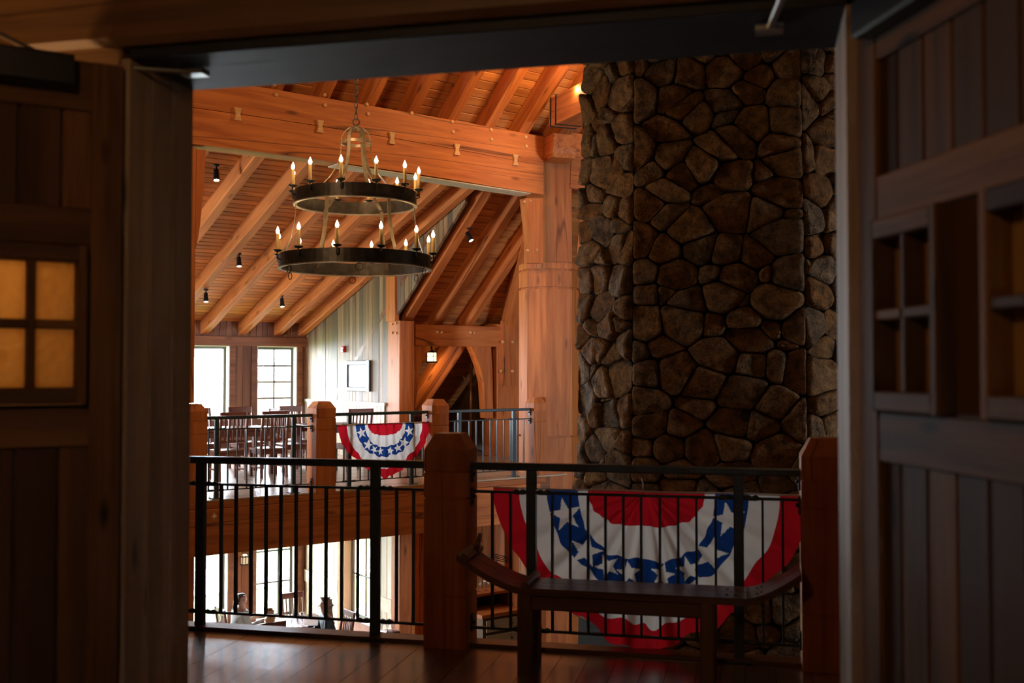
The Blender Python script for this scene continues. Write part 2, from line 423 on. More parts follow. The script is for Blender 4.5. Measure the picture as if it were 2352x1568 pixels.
# near floor: walkway and foyer, planks run towards the hall
fl = struct('floor', pa(-1, 4, 0), 'dark oak plank floor of the walkway inside the open doors', 'floor')
abox('slab', -9, 7, -3.0, 6.16, -0.34, -0.022, M_DARKWALL, fl)
s = -4.6
while s < 2.4:
    w = R.choice((0.13, 0.16, 0.19))
    t0 = R.uniform(3.6, 4.6)
    abox('plank', s, s + w - 0.003, t0, 6.02, -0.022, R.uniform(-0.0015, 0.0005), M_FLOOR, fl, 0.002)
    abox('plank', s, s + w - 0.003, -2.9, t0 - 0.003, -0.022, R.uniform(-0.0015, 0.0005), M_FLOOR, fl, 0.002)
    s += w
tag(abox('kerb', -8, 6, 6.03, 6.16, -0.30, 0.022, M_BENCH), 'brown wooden kerb along the floor edge under the near railing', 'kerb', None, 'structure')
tag(abox('trim_1', -8, 6, 6.165, 6.21, -0.62, -0.005, M_FIR), 'timber fascia board under the near walkway edge', 'fascia', None, 'structure')

# door wall with its opening
wn = struct('wall_near', pa(-0.7, 2.8, 0), 'dark timber wall around the wide open doorway', 'wall')
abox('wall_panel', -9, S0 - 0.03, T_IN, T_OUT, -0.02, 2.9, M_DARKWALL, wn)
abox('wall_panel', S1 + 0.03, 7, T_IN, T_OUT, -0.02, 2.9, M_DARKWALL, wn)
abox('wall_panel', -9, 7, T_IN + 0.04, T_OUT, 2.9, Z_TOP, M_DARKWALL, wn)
abox('header_beam', -4.2, 4.2, T_IN - 0.05, T_OUT - 0.001, Z_DOOR + 0.03, 2.93, M_HEAD, wn, 0.02)
abox('wall_panel', -9, 7, T_OUT - 0.2, T_OUT, Z_LOW, -0.36, M_PLASTER, wn)
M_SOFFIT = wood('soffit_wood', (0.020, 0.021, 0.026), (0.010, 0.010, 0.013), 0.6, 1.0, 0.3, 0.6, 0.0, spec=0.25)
def jamb(name, s0, s1, label):
    n = 3 if s0 < -1 else 2
    r = struct(name, pa((s0 + s1) / 2, T_IN, 0), label, 'door jamb')
    d = (T_OUT + 0.01 - T_IN + 0.01) / n
    for i in range(n):
        t0 = T_IN - 0.01 + i * d
        timber('board', pa((s0 + s1) / 2, t0 + d / 2, 0.001), pa((s0 + s1) / 2, t0 + d / 2, Z_DOOR), s1 - s0, d - 0.002, M_JAMB, r, A_T, 0.003)
jamb('trim_2', S0 - 0.03, S0, 'grey-brown weathered board jamb lining the left side of the doorway')
jamb('trim_3', S1, S1 + 0.03, 'grey-brown jamb board at the hinge side of the right door')
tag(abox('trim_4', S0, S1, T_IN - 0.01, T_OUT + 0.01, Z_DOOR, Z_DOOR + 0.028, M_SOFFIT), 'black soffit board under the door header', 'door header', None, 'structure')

# foyer shell round the camera
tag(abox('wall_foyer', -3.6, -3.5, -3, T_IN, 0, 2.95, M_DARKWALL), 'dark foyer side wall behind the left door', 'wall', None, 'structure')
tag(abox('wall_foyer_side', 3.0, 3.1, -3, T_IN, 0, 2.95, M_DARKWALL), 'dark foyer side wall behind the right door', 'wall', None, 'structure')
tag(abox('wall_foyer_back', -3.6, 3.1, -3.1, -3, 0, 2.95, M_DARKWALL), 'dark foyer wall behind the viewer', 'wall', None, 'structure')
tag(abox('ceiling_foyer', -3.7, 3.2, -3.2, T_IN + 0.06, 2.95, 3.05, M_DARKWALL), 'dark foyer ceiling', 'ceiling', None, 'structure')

# hall shell
V_WIN, U_CHK, V_FRAME, V_RAIL, V_BEAM = 20.8, 9.63, 17.0, 13.57, 13.4
def z_dorm(v): return 2.37 + 0.343 * (V_WIN - v)      # underside of dormer rafters
def z_main(v): return 2.43 + 0.788 * (17.17 - v)      # underside of main rafters
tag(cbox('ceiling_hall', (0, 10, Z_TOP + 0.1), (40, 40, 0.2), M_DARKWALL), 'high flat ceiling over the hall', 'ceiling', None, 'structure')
tag(cbox('floor_lower', pu(5.5, 5.75, Z_LOW - 0.1), (34, 30, 0.2), M_GFLOOR, None, U_), 'light wooden floor of the lower dining room', 'floor', None, 'structure')
wl = struct('wall_left', pu(-2, 12, Z_LOW), 'timber hall wall far to the left of the gallery', 'wall')
LWIN = [(13.4, 15.6), (17.2, 19.2)]
for a, b, z0, z1 in ((-1.0, LWIN[0][0], Z_LOW, Z_TOP), (LWIN[0][1], LWIN[1][0], Z_LOW, Z_TOP), (LWIN[1][1], V_WIN + 0.3, Z_LOW, Z_TOP),
                     (*LWIN[0], Z_LOW, 0.6), (*LWIN[1], Z_LOW, Z_TOP), (*LWIN[0], 2.5, Z_TOP)):
    ubox('wall_panel', -2.1, -1.9, a, b, z0, z1, M_DARKWALL, wl)
tag(ubox('wall_right', 15.9, 16.1, -3, V_WIN, Z_LOW, Z_TOP, M_DARKWALL), 'plain hall wall behind the chimney', 'wall', None, 'structure')
wr = struct('wall_right_near', pa(7, 9, Z_LOW), 'timber hall wall to the right of the chimney', 'wall')
RWIN = (9.9, 11.6, 0.5, 2.9)
for t0, t1, z0, z1 in ((2.7, RWIN[0], Z_LOW, Z_TOP), (RWIN[1], 16, Z_LOW, Z_TOP), (RWIN[0], RWIN[1], Z_LOW, RWIN[2]), (RWIN[0], RWIN[1], RWIN[3], Z_TOP)):
    abox('wall_panel', 6.9, 7.1, t0, t1, z0, z1, M_DARKWALL, wr)
tag(abox('wall_left_near', -9.1, -8.9, 2.7, 9, Z_LOW, Z_TOP, M_DARKWALL), 'plain hall wall to the left of the doorway', 'wall', None, 'structure')

# gallery deck
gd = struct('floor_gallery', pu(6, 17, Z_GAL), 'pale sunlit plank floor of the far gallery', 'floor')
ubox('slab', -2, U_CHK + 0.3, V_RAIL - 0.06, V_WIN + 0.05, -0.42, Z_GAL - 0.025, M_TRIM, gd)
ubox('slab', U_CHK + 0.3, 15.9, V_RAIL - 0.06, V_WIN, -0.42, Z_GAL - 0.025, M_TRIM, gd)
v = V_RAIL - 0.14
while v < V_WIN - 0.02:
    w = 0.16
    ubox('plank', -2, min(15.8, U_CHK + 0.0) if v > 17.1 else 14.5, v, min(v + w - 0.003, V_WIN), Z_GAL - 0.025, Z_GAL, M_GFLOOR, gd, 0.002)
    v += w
tag(ubox('trim_5', -2, 10.4, V_RAIL - 0.16, V_RAIL + 0.16, -0.17, -0.09, M_FIR), 'flat timber cap board under the far railing', 'timber trim', None, 'structure')

# window wall, upper and lower storey
WIN_U = [(3.95, 4.85), (5.48, 6.38), (7.0, 7.93), (8.52, 9.42)]
ww = struct('wall_back', pu(6, V_WIN, 0), 'brown stained timber window wall of the far gallery', 'wall')
def pier(u0, u1, z0, z1):
    ubox('backing', u0, u1, V_WIN + 0.03, V_WIN + 0.22, z0, z1, M_TRIM, ww)
edges = [-2.0] + [e for w in WIN_U for e in w] + [U_CHK + 0.25]
for i in range(0, len(edges), 2):
    a, b = edges[i], edges[i + 1]
    pier(a, b, -0.45, 2.16); pier(a, b, Z_LOW, -0.45)
    for z0, z1 in ((Z_GAL, 2.14), (Z_LOW, -0.5)):
        if b - a > 0.45:
            for e in (a, b - 0.12): ubox('stile', e, e + 0.12, V_WIN - 0.03, V_WIN + 0.03, z0, z1, M_TRIM, ww)
            m_ = (a + b) / 2
            timber('board', pu((a + 0.12 + m_) / 2, V_WIN + 0.015, z0), pu((a + 0.12 + m_) / 2, V_WIN + 0.015, z1), m_ - a - 0.125, 0.03, M_TRIM, ww, V_)
            timber('board', pu((b - 0.12 + m_) / 2, V_WIN + 0.02, z0), pu((b - 0.12 + m_) / 2, V_WIN + 0.02, z1), m_ - a - 0.125, 0.03, M_TRIM, ww, V_)
        else:
            ubox('stile', a, b, V_WIN - 0.03, V_WIN + 0.03, z0, z1, M_TRIM, ww)
ubox('plate', -2, U_CHK, V_WIN - 0.08, V_WIN + 0.22, 2.14, 2.34, M_TRIM, ww, 0.01)
ubox('backing', -2, U_CHK + 0.2, V_WIN + 0.02, V_WIN + 0.2, 2.34, 3.1, M_TRIM, ww)
u = 4.6
while u < U_CHK - 0.02:
    timber('frieze_board', pu(u + 0.065, V_WIN, 2.34), pu(u + 0.065, V_WIN, 2.72), 0.127, 0.03, M_TRIM, ww, V_)
    u += 0.13
ubox('sill_panel', -2, U_CHK, V_WIN - 0.01, V_WIN + 0.2, Z_GAL, 0.62, M_TRIM, ww)
ubox('lower_head', -2, U_CHK, V_WIN - 0.05, V_WIN + 0.22, -0.78, -0.45, M_TRIM, ww)
WI = [0]
def window(kind, a, b, c, z0, z1, cols, rows, label, normal_axis='v'):
    """opening a..b along the wall, plane at c; kind 'v' = window wall, 'u' = cheek wall"""
    WI[0] += 1
    if kind == 'v':
        P = lambda x, d, z: pu(x, c + d, z); X = U_
    elif kind == 'r':
        P = lambda x, d, z: pa(c + d, x, z); X = A_T
    elif kind == 'l':
        P = lambda x, d, z: pu(c - d, x, z); X = V_
    else:
        P = lambda x, d, z: pu(c + d, x, z); X = V_
    def bx(nm, x0, x1, d0, d1, q0, q1, mat, par):
        ctr = (P(x0, d0, q0) + P(x1, d1, q1)) / 2
        return cbox(nm, ctr, (x1 - x0, abs(d1 - d0), q1 - q0), mat, par, X, 0.003)
    r = struct('window_%d' % WI[0], P((a + b) / 2, 0, z0), label, 'window')
    for x0, x1, q0, q1 in ((a, a + 0.02, z0, z1), (b - 0.02, b, z0, z1), (a, b, z1 - 0.02, z1), (a, b, z0, z0 + 0.03)):
        bx('reveal', x0, x1, -0.02, 0.22, q0, q1, M_REVEAL, r)
    f = 0.055
    for x0, x1, q0, q1 in ((a + 0.02, a + 0.02 + f, z0 + 0.03, z1 - 0.02), (b - 0.02 - f, b - 0.02, z0 + 0.03, z1 - 0.02), (a + 0.02 + f, b - 0.02 - f, z1 - 0.02 - f, z1 - 0.02), (a + 0.02 + f, b - 0.02 - f, z0 + 0.03, z0 + 0.03 + f)):
        bx('sash', x0, x1, 0.14, 0.19, q0, q1, M_SASH, r)
    x0, x1, q0, q1 = a + 0.02 + f, b - 0.02 - f, z0 + 0.03 + f, z1 - 0.02 - f
    for i in range(1, cols):
        x = x0 + (x1 - x0) * i / cols; bx('muntin', x - 0.017, x + 0.017, 0.15, 0.18, q0, q1, M_SASH, r)
    for i in range(1, rows):
        q = q0 + (q1 - q0) * i / rows; bx('muntin', x0, x1, 0.15, 0.18, q - 0.017, q + 0.017, M_SASH, r)
    for i in range(cols):
        for j in range(rows):
            bx('pane', x0 + (x1 - x0) * i / cols, x0 + (x1 - x0) * (i + 1) / cols, 0.162, 0.168, q0 + (q1 - q0) * j / rows, q0 + (q1 - q0) * (j + 1) / rows, M_GLASS, r)
    d = bpy.data.lights.new('window_portal', 'AREA'); d.shape = 'RECTANGLE'; d.size, d.size_y = b - a, z1 - z0
    d.cycles.is_portal = True
    o = bpy.data.objects.new('window_portal', d); COL.objects.link(o)
    inward = -V_ if kind == 'v' else {'l': U_, 'u': -U_, 'r': -A_S}[kind]
    o.matrix_basis = frame(P((a + b) / 2, 0.24, (z0 + z1) / 2), X if kind == 'v' else X, ZZ) @ Matrix.Rotation(0, 4, 'X')
    o.rotation_euler = (inward).to_track_quat('-Z', 'Y').to_euler()
    return r
window('l', LWIN[0][0], LWIN[0][1], -1.9, 0.6, 2.5, 3, 2, 'wide gallery side window out of sight, beyond the left end of the railing')
window('r', RWIN[0], RWIN[1], 6.9, RWIN[2], RWIN[3], 3, 3, 'tall hall window out of sight to the right of the chimney')
lab_up = {2: 'plain single-pane gallery window at the left edge of the doorway', 3: 'six-pane gallery window in the corner by the board wall'}
lab_lo = {2: 'tall bright lower dining window left of the wall sconce', 3: 'tall gridded lower dining window between the sconce and the corner'}
ordn = ['first', 'second', 'third', 'fourth', 'fifth']
for i, (a, b) in enumerate(WIN_U):
    window('v', a, b, V_WIN, 0.62, 2.15, 1 if i == 2 else 2, 1 if i == 2 else 4, lab_up.get(i, 'gallery window out of sight, %s from the left wall' % ordn[min(i, 4)]))
    window('v', a, b, V_WIN, -3.58, -0.78, 1 if i == 2 else 3, 1 if i == 2 else 4, lab_lo.get(i, 'lower dining window out of sight, %s from the left wall' % ordn[min(i, 4)]))

# cheek wall of boards (upper) and lower return wall with a window
cw = struct('wall_boards', pu(U_CHK, 18.8, Z_GAL), 'weathered vertical board wall with the framed picture', 'wall')
ubox('backing', U_CHK + 0.06, U_CHK + 0.2, 17.2, V_WIN + 0.2, -0.42, 3.4, M_TRIM, cw)
v = V_WIN - 0.002; i = 0
while v > 13.5:
    w = 0.135
    v0 = v - w
    z0 = Z_GAL if v0 > 17.0 else z_main(v0) + 0.0
    z1a, z1b = z_dorm(v) + 0.1, z_dorm(v0) + 0.1
    if z1b > z0 + 0.1:
        x = R.uniform(0, 0.008)
        za, zb = (z0, z0) if v0 > 17.0 else (z_main(v), z_main(v0))
        c = pu(U_CHK + 0.03 - x, v - w / 2, (z0 + z1b) / 2)
        prism('board', [(za - c.z, w / 2 - 0.002), (zb - c.z, -w / 2 + 0.002), (z1b - c.z, -w / 2 + 0.002), (z1a - c.z, w / 2 - 0.002)], c, ZZ, V_, 0.05, M_BARN, cw)
    v -= w
ubox('wainscot_cap', U_CHK - 0.05, U_CHK + 0.02, 17.25, V_WIN - 0.03, 0.97, 1.03, M_PALE, cw)
v = 17.3
while v < V_WIN - 0.05:
    timber('wainscot_board', pu(U_CHK - 0.012, v + 0.07, Z_GAL), pu(U_CHK - 0.012, v + 0.07, 0.97), 0.138, 0.025, M_PALE, cw, U_)
    v += 0.14
lw = struct('wall_lower_return', pu(U_CHK, 18.8, Z_LOW), 'pale board return wall beside the lower dining table', 'wall')
def lowbox(nm, v0, v1, z0, z1, mat, d0=0.0, d1=0.2): return ubox(nm, U_CHK + d0, U_CHK + d1, v0, v1, z0, z1, mat, lw)
lowbox('backing', 16.9, 17.75, Z_LOW, -0.42, M_TRIM, 0.03); lowbox('backing', 18.95, V_WIN, Z_LOW, -0.42, M_TRIM, 0.03)
lowbox('backing', 17.75, 18.95, -0.8, -0.42, M_TRIM, 0.03); lowbox('backing', 17.75, 18.95, Z_LOW, -3.25, M_TRIM, 0.03)
for a, b in ((17.0, 17.66), (19.2, V_WIN - 0.03)):
    n = max(2, round((b - a) / 0.2)); w = (b - a) / n
    for k in range(n):
        timber('board', pu(U_CHK + 0.015, a + w * (k + 0.5), Z_LOW), pu(U_CHK + 0.015, a + w * (k + 0.5), -0.45), w - 0.004, 0.035, M_PALE, lw, U_)
    ubox('chair_rail', U_CHK - 0.035, U_CHK + 0.0, a, b, -2.85, -2.6, M_PALE, lw)
for a, b in ((17.64, 17.76), (18.94, 19.2)): lowbox('casing', a, b, Z_LOW, -0.45, M_FIR, -0.03, 0.1)
window('u', 17.76, 18.94, U_CHK, -3.25, -0.8, 2, 3, 'lower side window looking out on lawn and buildings')
# lower far wall of the right bay
lb = struct('wall_lower_right', pu(12, 17.2, Z_LOW), 'orange fir board wall of the lower room beyond the near railing', 'wall')
u = U_CHK + 0.2
while u < 15.8:
    w = 0.24
    timber('board', pu(u + w / 2, 17.2, Z_LOW), pu(u + w / 2, 17.2, -0.42), w - 0.006, 0.05, M_FIR, lb, V_)
    u += w
ubox('backing', U_CHK + 0.2, 15.9, 17.23, 17.4, Z_LOW, -0.42, M_TRIM, lb)
# loft behind the arch
tag(ubox('wall_loft', U_CHK + 0.2, 15.9, 20.3, 20.5, Z_GAL, 3.0, M_DARKWALL), 'dark board wall at the back of the loft behind the arch', 'wall', None, 'structure')
tag(ubox('wall_loft_side', 12.62, 12.8, 17.1, 20.4, Z_GAL, 3.0, M_DARKWALL), 'dark side wall of the loft behind the arch', 'wall', None, 'structure')

# ceilings: dormer roof and main roof, planks over rafters
cd = struct('ceiling_dormer', pu(7, 17, 3.6), 'plank dormer ceiling with sloping fir rafters over the far gallery', 'ceiling')
sl = math.hypot(1, 0.343); dn = (V_ * (-0.343) * -1 * -1 + ZZ * 0)  # unused
down = (V_ - ZZ * 0.343).normalized(); nrm_d = (ZZ + V_ * 0.343).normalized()
H_R = 0.26
v = V_WIN + 0.05
w = 0.145
L_tot = (V_WIN + 0.05 - 13.3) * sl
k = 0
while k * w < L_tot:
    vv = V_WIN + 0.05 - (k + 0.5) * w / sl
    p = pu(0, vv, z_dorm(vv)) + nrm_d * (H_R + 0.012)
    timber('plank', p + U_ * 4.4, p + U_ * (U_CHK + 0.1), w - 0.010, 0.028, M_DECK, cd, nrm_d, 0.010)
    k += 1
p0, p1 = pu(0, V_WIN + 0.1, z_dorm(V_WIN + 0.1)) + nrm_d * (H_R + 0.09), pu(0, 13.2, z_dorm(13.2)) + nrm_d * (H_R + 0.09)
cbox('roof_sheathing', (p0 + p1) / 2 + U_ * 3.9, (13.0, (p1 - p0).length, 0.1), M_TRIM, cd, U_, 0.003, nrm_d)
for u in [9.5, 8.98, 8.2, 7.40, 6.6, 5.8, 5.0, 4.2]:
    if u == 9.5: u, wd = 9.53, 0.16
    else: wd = 0.17
    a, b = pu(u, V_WIN + 0.06, z_dorm(V_WIN + 0.06)) + nrm_d * H_R / 2, pu(u, 13.3, z_dorm(13.3)) + nrm_d * H_R / 2
    timber('rafter', a, b, wd, H_R, M_FIR, cd, nrm_d, 0.012)
cm = struct('ceiling_main', pu(9, 14, 5), 'steep plank main roof with fir rafters above the big beam', 'ceiling')
nrm_m = (ZZ + V_ * 0.788).normalized(); slm = math.hypot(1, 0.788)
H_M = 0.28
v_bot, v_top = 20.4, 9.2
k = 0; L_tot = (v_bot - v_top) * slm; w = 0.16
while k * w < L_tot:
    vv = v_bot - (k + 0.5) * w / slm
    p = pu(0, vv, z_main(vv)) + nrm_m * (H_M + 0.012)
    a = U_CHK + 0.1 if vv > 14.1 else 3.0
    timber('plank', p + U_ * a, p + U_ * 15.8, w - 0.010, 0.028, M_DECK, cm, nrm_m, 0.010)
    k += 1
def sheath(u0, u1, v0, v1):
    p0, p1 = pu(0, v0, z_main(v0)) + nrm_m * (H_M + 0.09), pu(0, v1, z_main(v1)) + nrm_m * (H_M + 0.09)
    cbox('roof_sheathing', (p0 + p1) / 2 + U_ * (u0 + u1) / 2, (u1 - u0, (p1 - p0).length, 0.1), M_TRIM, cm, U_, 0.003, nrm_m)
sheath(U_CHK, 15.95, 20.5, 13.2); sheath(-2.2, 15.95, 14.1, 7.9)
def mrafter(u, v0, v1, wd=0.17):
    a, b = pu(u, v0, z_main(v0)) + nrm_m * H_M / 2, pu(u, v1, z_main(v1)) + nrm_m * H_M / 2
    return timber('rafter', a, b, wd, H_M, M_FIR, cm, nrm_m, 0.012)
for u in (5.0, 5.72, 6.43, 7.15, 7.86, 8.57, 9.27): mrafter(u, 13.9, 9.6)
mrafter(9.94, 17.25, 9.6, 0.2); mrafter(10.66, 17.2, 13.0); mrafter(11.37, 17.2, 13.0)
#@@TIMBER
# ------------------------------------------------------------------ timber frame
def peg(p, d, r=0.016, parent=None, ln=0.03):
    return lathe('peg', [(r, 0), (r, ln * 0.7), (r * 0.7, ln)], p, M_PEG, parent, 10, d, False)
# big keyed beam over the far railing
Ub0, Ub1, ZB0, ZB1 = 3.5, 10.25, 4.46, 5.40
kb = empty('keyed_beam', pu(7, V_BEAM, ZB0), 'huge keyed fir beam spanning the hall behind the chandelier', 'timber beam')
def camber(u): return 0.10 * math.sin(math.pi * min(1, max(0, (Ub1 - u) / 9.0)))
zm = (ZB0 + ZB1) / 2
def beam_half(name, za, zb, cam_t):
    n = 24; a, b = [], []
    for i in range(n + 1):
        u = Ub0 + (Ub1 - Ub0) * i / n
        c = camber(u)
        a.append(pu(u, V_BEAM - 0.16, zb + c * cam_t)); b.append(pu(u, V_BEAM - 0.16, za + c))
    vs = []
    org = pu((Ub0 + Ub1) / 2, V_BEAM, zm); mw = frame(org, U_, ZZ); inv = mw.inverted()
    for p, q in zip(a, b):
        vs += [inv @ p, inv @ q, inv @ (q + V_ * 0.32), inv @ (p + V_ * 0.32)]
    fs = []
    for i in range(n):
        for j in range(4): fs.append((4 * i + j, 4 * i + (j + 1) % 4, 4 * i + 4 + (j + 1) % 4, 4 * i + 4 + j))
    fs += [(3, 2, 1, 0), (4 * n, 4 * n + 1, 4 * n + 2, 4 * n + 3)]
    return mesh(name, vs, fs, M_FIR, kb, mw)
beam_half('lower_timber', ZB0, zm - 0.004, 1.0)
beam_half('upper_timber', zm + 0.004, ZB1, 0.35)
cbox('core', pu((Ub0 + Ub1) / 2, V_BEAM, zm + 0.02), (Ub1 - Ub0, 0.30, 0.12), M_TRIM, kb, U_)
for px in (545, 734, 899, 1048, 1182):
    c = on_v(px, 300, V_BEAM - 0.16); u = c.dot(U_)
    z = zm + camber(u) * 0.9
    hgt, wd = 0.085, 0.05
    pts = [(-wd, -hgt), (wd, -hgt), (wd * 0.55, 0), (wd, hgt), (-wd, hgt), (-wd * 0.55, 0)]
    prism('wedge_key', pts, pu(u, V_BEAM - 0.17, z), U_, ZZ, 0.05, M_PEG, kb)
for i, px in enumerate((630, 634, 745, 746, 842, 845, 945, 1038, 1040, 1127, 1128, 1207, 1208)):
    py = (195, 218, 218, 242, 240, 262, 260, 280, 303, 298, 320, 315, 336)[i]
    peg(on_v(px, py, V_BEAM - 0.16) + V_ * 0.005, -V_, 0.028, kb, 0.03)
# pale strip under the beam, daylight bounce put into its colour
timber('lit_soffit_strip', pu(Ub0 + 3.1, V_BEAM - 0.0, ZB0 - 0.012 + 0.09), pu(Ub1 - 0.25, V_BEAM, ZB0 - 0.012 + 0.012), 0.30, 0.02, M_PALE, kb)

# left king post carrying the beam at the doorway edge
UK = on_v(452, 420, V_BEAM - 0.12).dot(U_)
lp = empty('timber_post', pu(UK, V_BEAM, 3.0), 'fir post dropping from the left end of the keyed beam', 'timber post')
timber('shaft', pu(UK - 0.12, V_BEAM, 1.22), pu(UK - 0.12, V_BEAM, ZB0 + 0.05), 0.2, 0.30, M_FIR, lp, V_)
a0 = []; b0 = []
for i in range(9):
    t = i / 8
    a0.append(pu(UK - 0.01 + 0.13 * (t ** 0.6), V_BEAM - 0.12, 3.2 + 1.30 * t)); b0.append(pu(UK - 0.04, V_BEAM - 0.12, 3.2 + 1.30 * t))
strip('curved_brace', a0, b0, M_FIRV, lp, V_ * 0.22)

# big octagonal post at the corner
PC = at(1261, 850, 17.6)
ph = math.radians(21)
pf = Vector((math.sin(ph), -math.cos(ph), 0)); ps = Vector((math.cos(ph), math.sin(ph), 0))
bp_ = empty('octagonal_post', Vector((PC.x, PC.y, Z_LOW)), 'massive fir corner post beside the stone chimney', 'timber post')
hw, dp, bv = 0.235, 0.42, 0.235
octo = [(-hw, -dp), (hw, -dp), (hw + bv, -dp + bv), (hw + bv, dp - bv), (hw, dp), (-hw, dp), (-hw - bv, dp - bv), (-hw - bv, -dp + bv)]
def pprism(name, pts, z0, z1, mat, par):
    n = len(pts); vs = []
    for z in (z0, z1):
        vs += [ps * x - pf * (y) + ZZ * (z - z0) for x, y in pts]
    vs = [Vector(v) for v in vs]
    fs = [tuple(range(n - 1, -1, -1)), tuple(range(n, 2 * n))] + [(i, (i + 1) % n, (i + 1) % n + n, i + n) for i in range(n)]
    return mesh(name, vs, fs, mat, par, Matrix.Translation((PC.x, PC.y, z0)))
def sc_(pts, k): return [(x * k, y * k) for x, y in pts]
pprism('core', sc_(octo, 0.93), Z_LOW, 3.43, M_FIRV, bp_)
zs = [Z_LOW, 0.55, 3.00, 3.30, 3.43]
for i in range(4):
    pprism('shaft', octo, zs[i] + (0.018 if i else 0), zs[i + 1] - 0.018, M_FIRV, bp_)
sq = [(-hw, -dp), (hw, -dp), (hw, dp), (-hw, dp)]
pprism('upper_shaft', sq, 3.43, 6.2, M_FIRV, bp_)
# curved knee brace towards the beam
def curve_brace(parent, pts_px_a, pts_px_b, v, depth, name='curved_brace', mat=None):
    a = [on_v(x, y, v) for x, y in pts_px_a]; b = [on_v(x, y, v) for x, y in pts_px_b]
    return strip(name, a, b, mat or M_FIRV, parent, V_ * depth)
kn = empty('knee_brace', on_v(1225, 600, V_BEAM - 0.2), 'curved reddish knee brace between the corner post and the big beam', 'timber brace')
curve_brace(kn, [(1208, 455), (1211, 480), (1215, 520), (1218, 560), (1219, 604)], [(1248, 455), (1248, 480), (1248, 520), (1248, 560), (1248, 604)], V_BEAM - 0.22, 0.17)
for x, y in ((1204, 463), (1217, 461), (1211, 575), (1232, 574)): peg(on_v(x, y, V_BEAM - 0.225), -V_, 0.022, kn, 0.03)
# corbel and strapped tie beam at post top, running towards the chimney
cb = empty('corbel_block', at(1285, 345, 16.6), 'curved fir corbel block under the strapped tie beam', 'timber corbel')
c0 = at(1292, 340, 16.55)
pts = [(-0.21, 0.2), (-0.21, -0.02), (-0.18, -0.10), (-0.14, -0.16), (0.2, -0.19), (0.2, 0.2)]
prism('block', pts, c0 - pf * 0.1, -pf, ZZ, 0.40, M_FIR, cb)
tb = empty('tie_beam', at(1310, 270, 16.5), 'short fir tie beam with black steel straps at the chimney', 'timber beam')
e0, e1 = at(1290, 262, 16.2), at(1440, 190, 14.2)
timber('timber', e0, e1, 0.42, 0.44, M_FIR, tb)
dirb = (e1 - e0).normalized()
for q in (0.03, 0.16): timber('steel_strap', e0 + dirb * (q * 1.5), e0 + dirb * (q * 1.5 + 0.035), 0.44, 0.46, M_BLACK, tb)
for i in range(5):
    lathe('rope_light_bulb', [(0.008, 0), (0.022, 0.015), (0.022, 0.035), (0.005, 0.05)], e0 + dirb * (0.3 + i * 0.28) + ZZ * 0.235, M_SPOTLENS if i == 1 else M_BLACK, tb, 8)
bm2 = empty('timber_beam', pu(12.0, V_BEAM + 0.3, ZB0), 'fir beam continuing from the corner post behind the chimney', 'timber beam')
timber('lower_timber', at(1300, 400, 17.4), at(1480, 430, 18.2), 0.3, 0.52, M_FIR, bm2); timber('upper_timber', at(1300, 337, 17.4), at(1480, 367, 18.2), 0.3, 0.43, M_FIR, bm2)
hr = empty('hip_rafter', at(1290, 150, 15), 'dark hip rafter rising behind the chimney', 'rafter')
timber('timber', pu(10.62, 13.5, 5.45), pu(10.62, 9.8, 8.37), 0.24, 0.4, M_FIR, hr)
point(at(1322, 205, 15.2), 10, (1, 0.66, 0.3), 0.05)
kr = empty('knee_brace', at(1338, 560, 17.3), 'sunlit knee brace squeezed between the corner post and chimney', 'timber brace')
a = [at(x, y, 17.3) for x, y in ((1345, 455), (1336, 480), (1330, 520), (1327, 560), (1324, 604))]
b = [at(x, y, 17.3) for x, y in ((1375, 455), (1365, 480), (1358, 520), (1350, 560), (1346, 604))]
strip('curved_brace', a, b, M_FIRV, kr, Vector((0, 0.2, 0)))

# arch frame under the main roof
af = empty('arch_frame', on_v(1040, 940, V_FRAME), 'fir arch frame with curved braces below the main roof', 'timber frame')
pl0, pl1 = on_v(946, 768, V_FRAME), on_v(1136, 776, V_FRAME)
uu0, uu1 = pl0.dot(U_), pl1.dot(U_)
timber('plate', pu(uu0, V_FRAME, 2.10 + 0.2), pu(uu1 + 0.1, V_FRAME, 2.10 + 0.2), 0.26, 0.40, M_FIR, af)
curve_brace(af, [(950, 795), (950, 850), (950, 950)], [(981, 795), (963, 850), (952, 950)], V_FRAME - 0.11, 0.2)
curve_brace(af, [(1083, 795), (1092, 815), (1103, 845), (1111, 880), (1116, 960)], [(1128, 795), (1129, 815), (1131, 845), (1132, 880), (1133, 960)], V_FRAME - 0.11, 0.2)
for x, y in ((1004, 762), (1014, 763), (1080, 764), (1087, 764)): peg(on_v(x, y, V_FRAME - 0.13), -V_, 0.024, af, 0.04)
po = empty('timber_post', pu(U_CHK + 0.16, 17.0, Z_GAL), 'slim fir corner post at the end of the board wall', 'timber post')
timber('shaft', pu(U_CHK + 0.15, 16.98, Z_GAL), pu(U_CHK + 0.15, 16.98, 2.55), 0.32, 0.44, M_FIR, po, V_)
timber('upper_shaft', pu(U_CHK - 0.005, 17.04, 2.55), pu(U_CHK - 0.005, 17.04, 3.55), 0.1, 0.34, M_FIR, po, V_)
for x, y in ((902, 744), (911, 742), (902, 764), (911, 765)): peg(on_u(x, y, U_CHK - 0.012), -U_, 0.022, po, 0.03)
p2 = empty('timber_post', on_v(1162, 940, V_FRAME - 0.1), 'broad pegged fir post right of the arch frame', 'timber post')
ua, ub = on_v(1134, 860, V_FRAME).dot(U_), on_v(1190, 860, V_FRAME).dot(U_)
timber('shaft', pu((ua + ub) / 2, V_FRAME + 0.1, Z_GAL), pu((ua + ub) / 2, V_FRAME + 0.1, 2.55), ub - ua, 0.45, M_FIR, p2, V_)
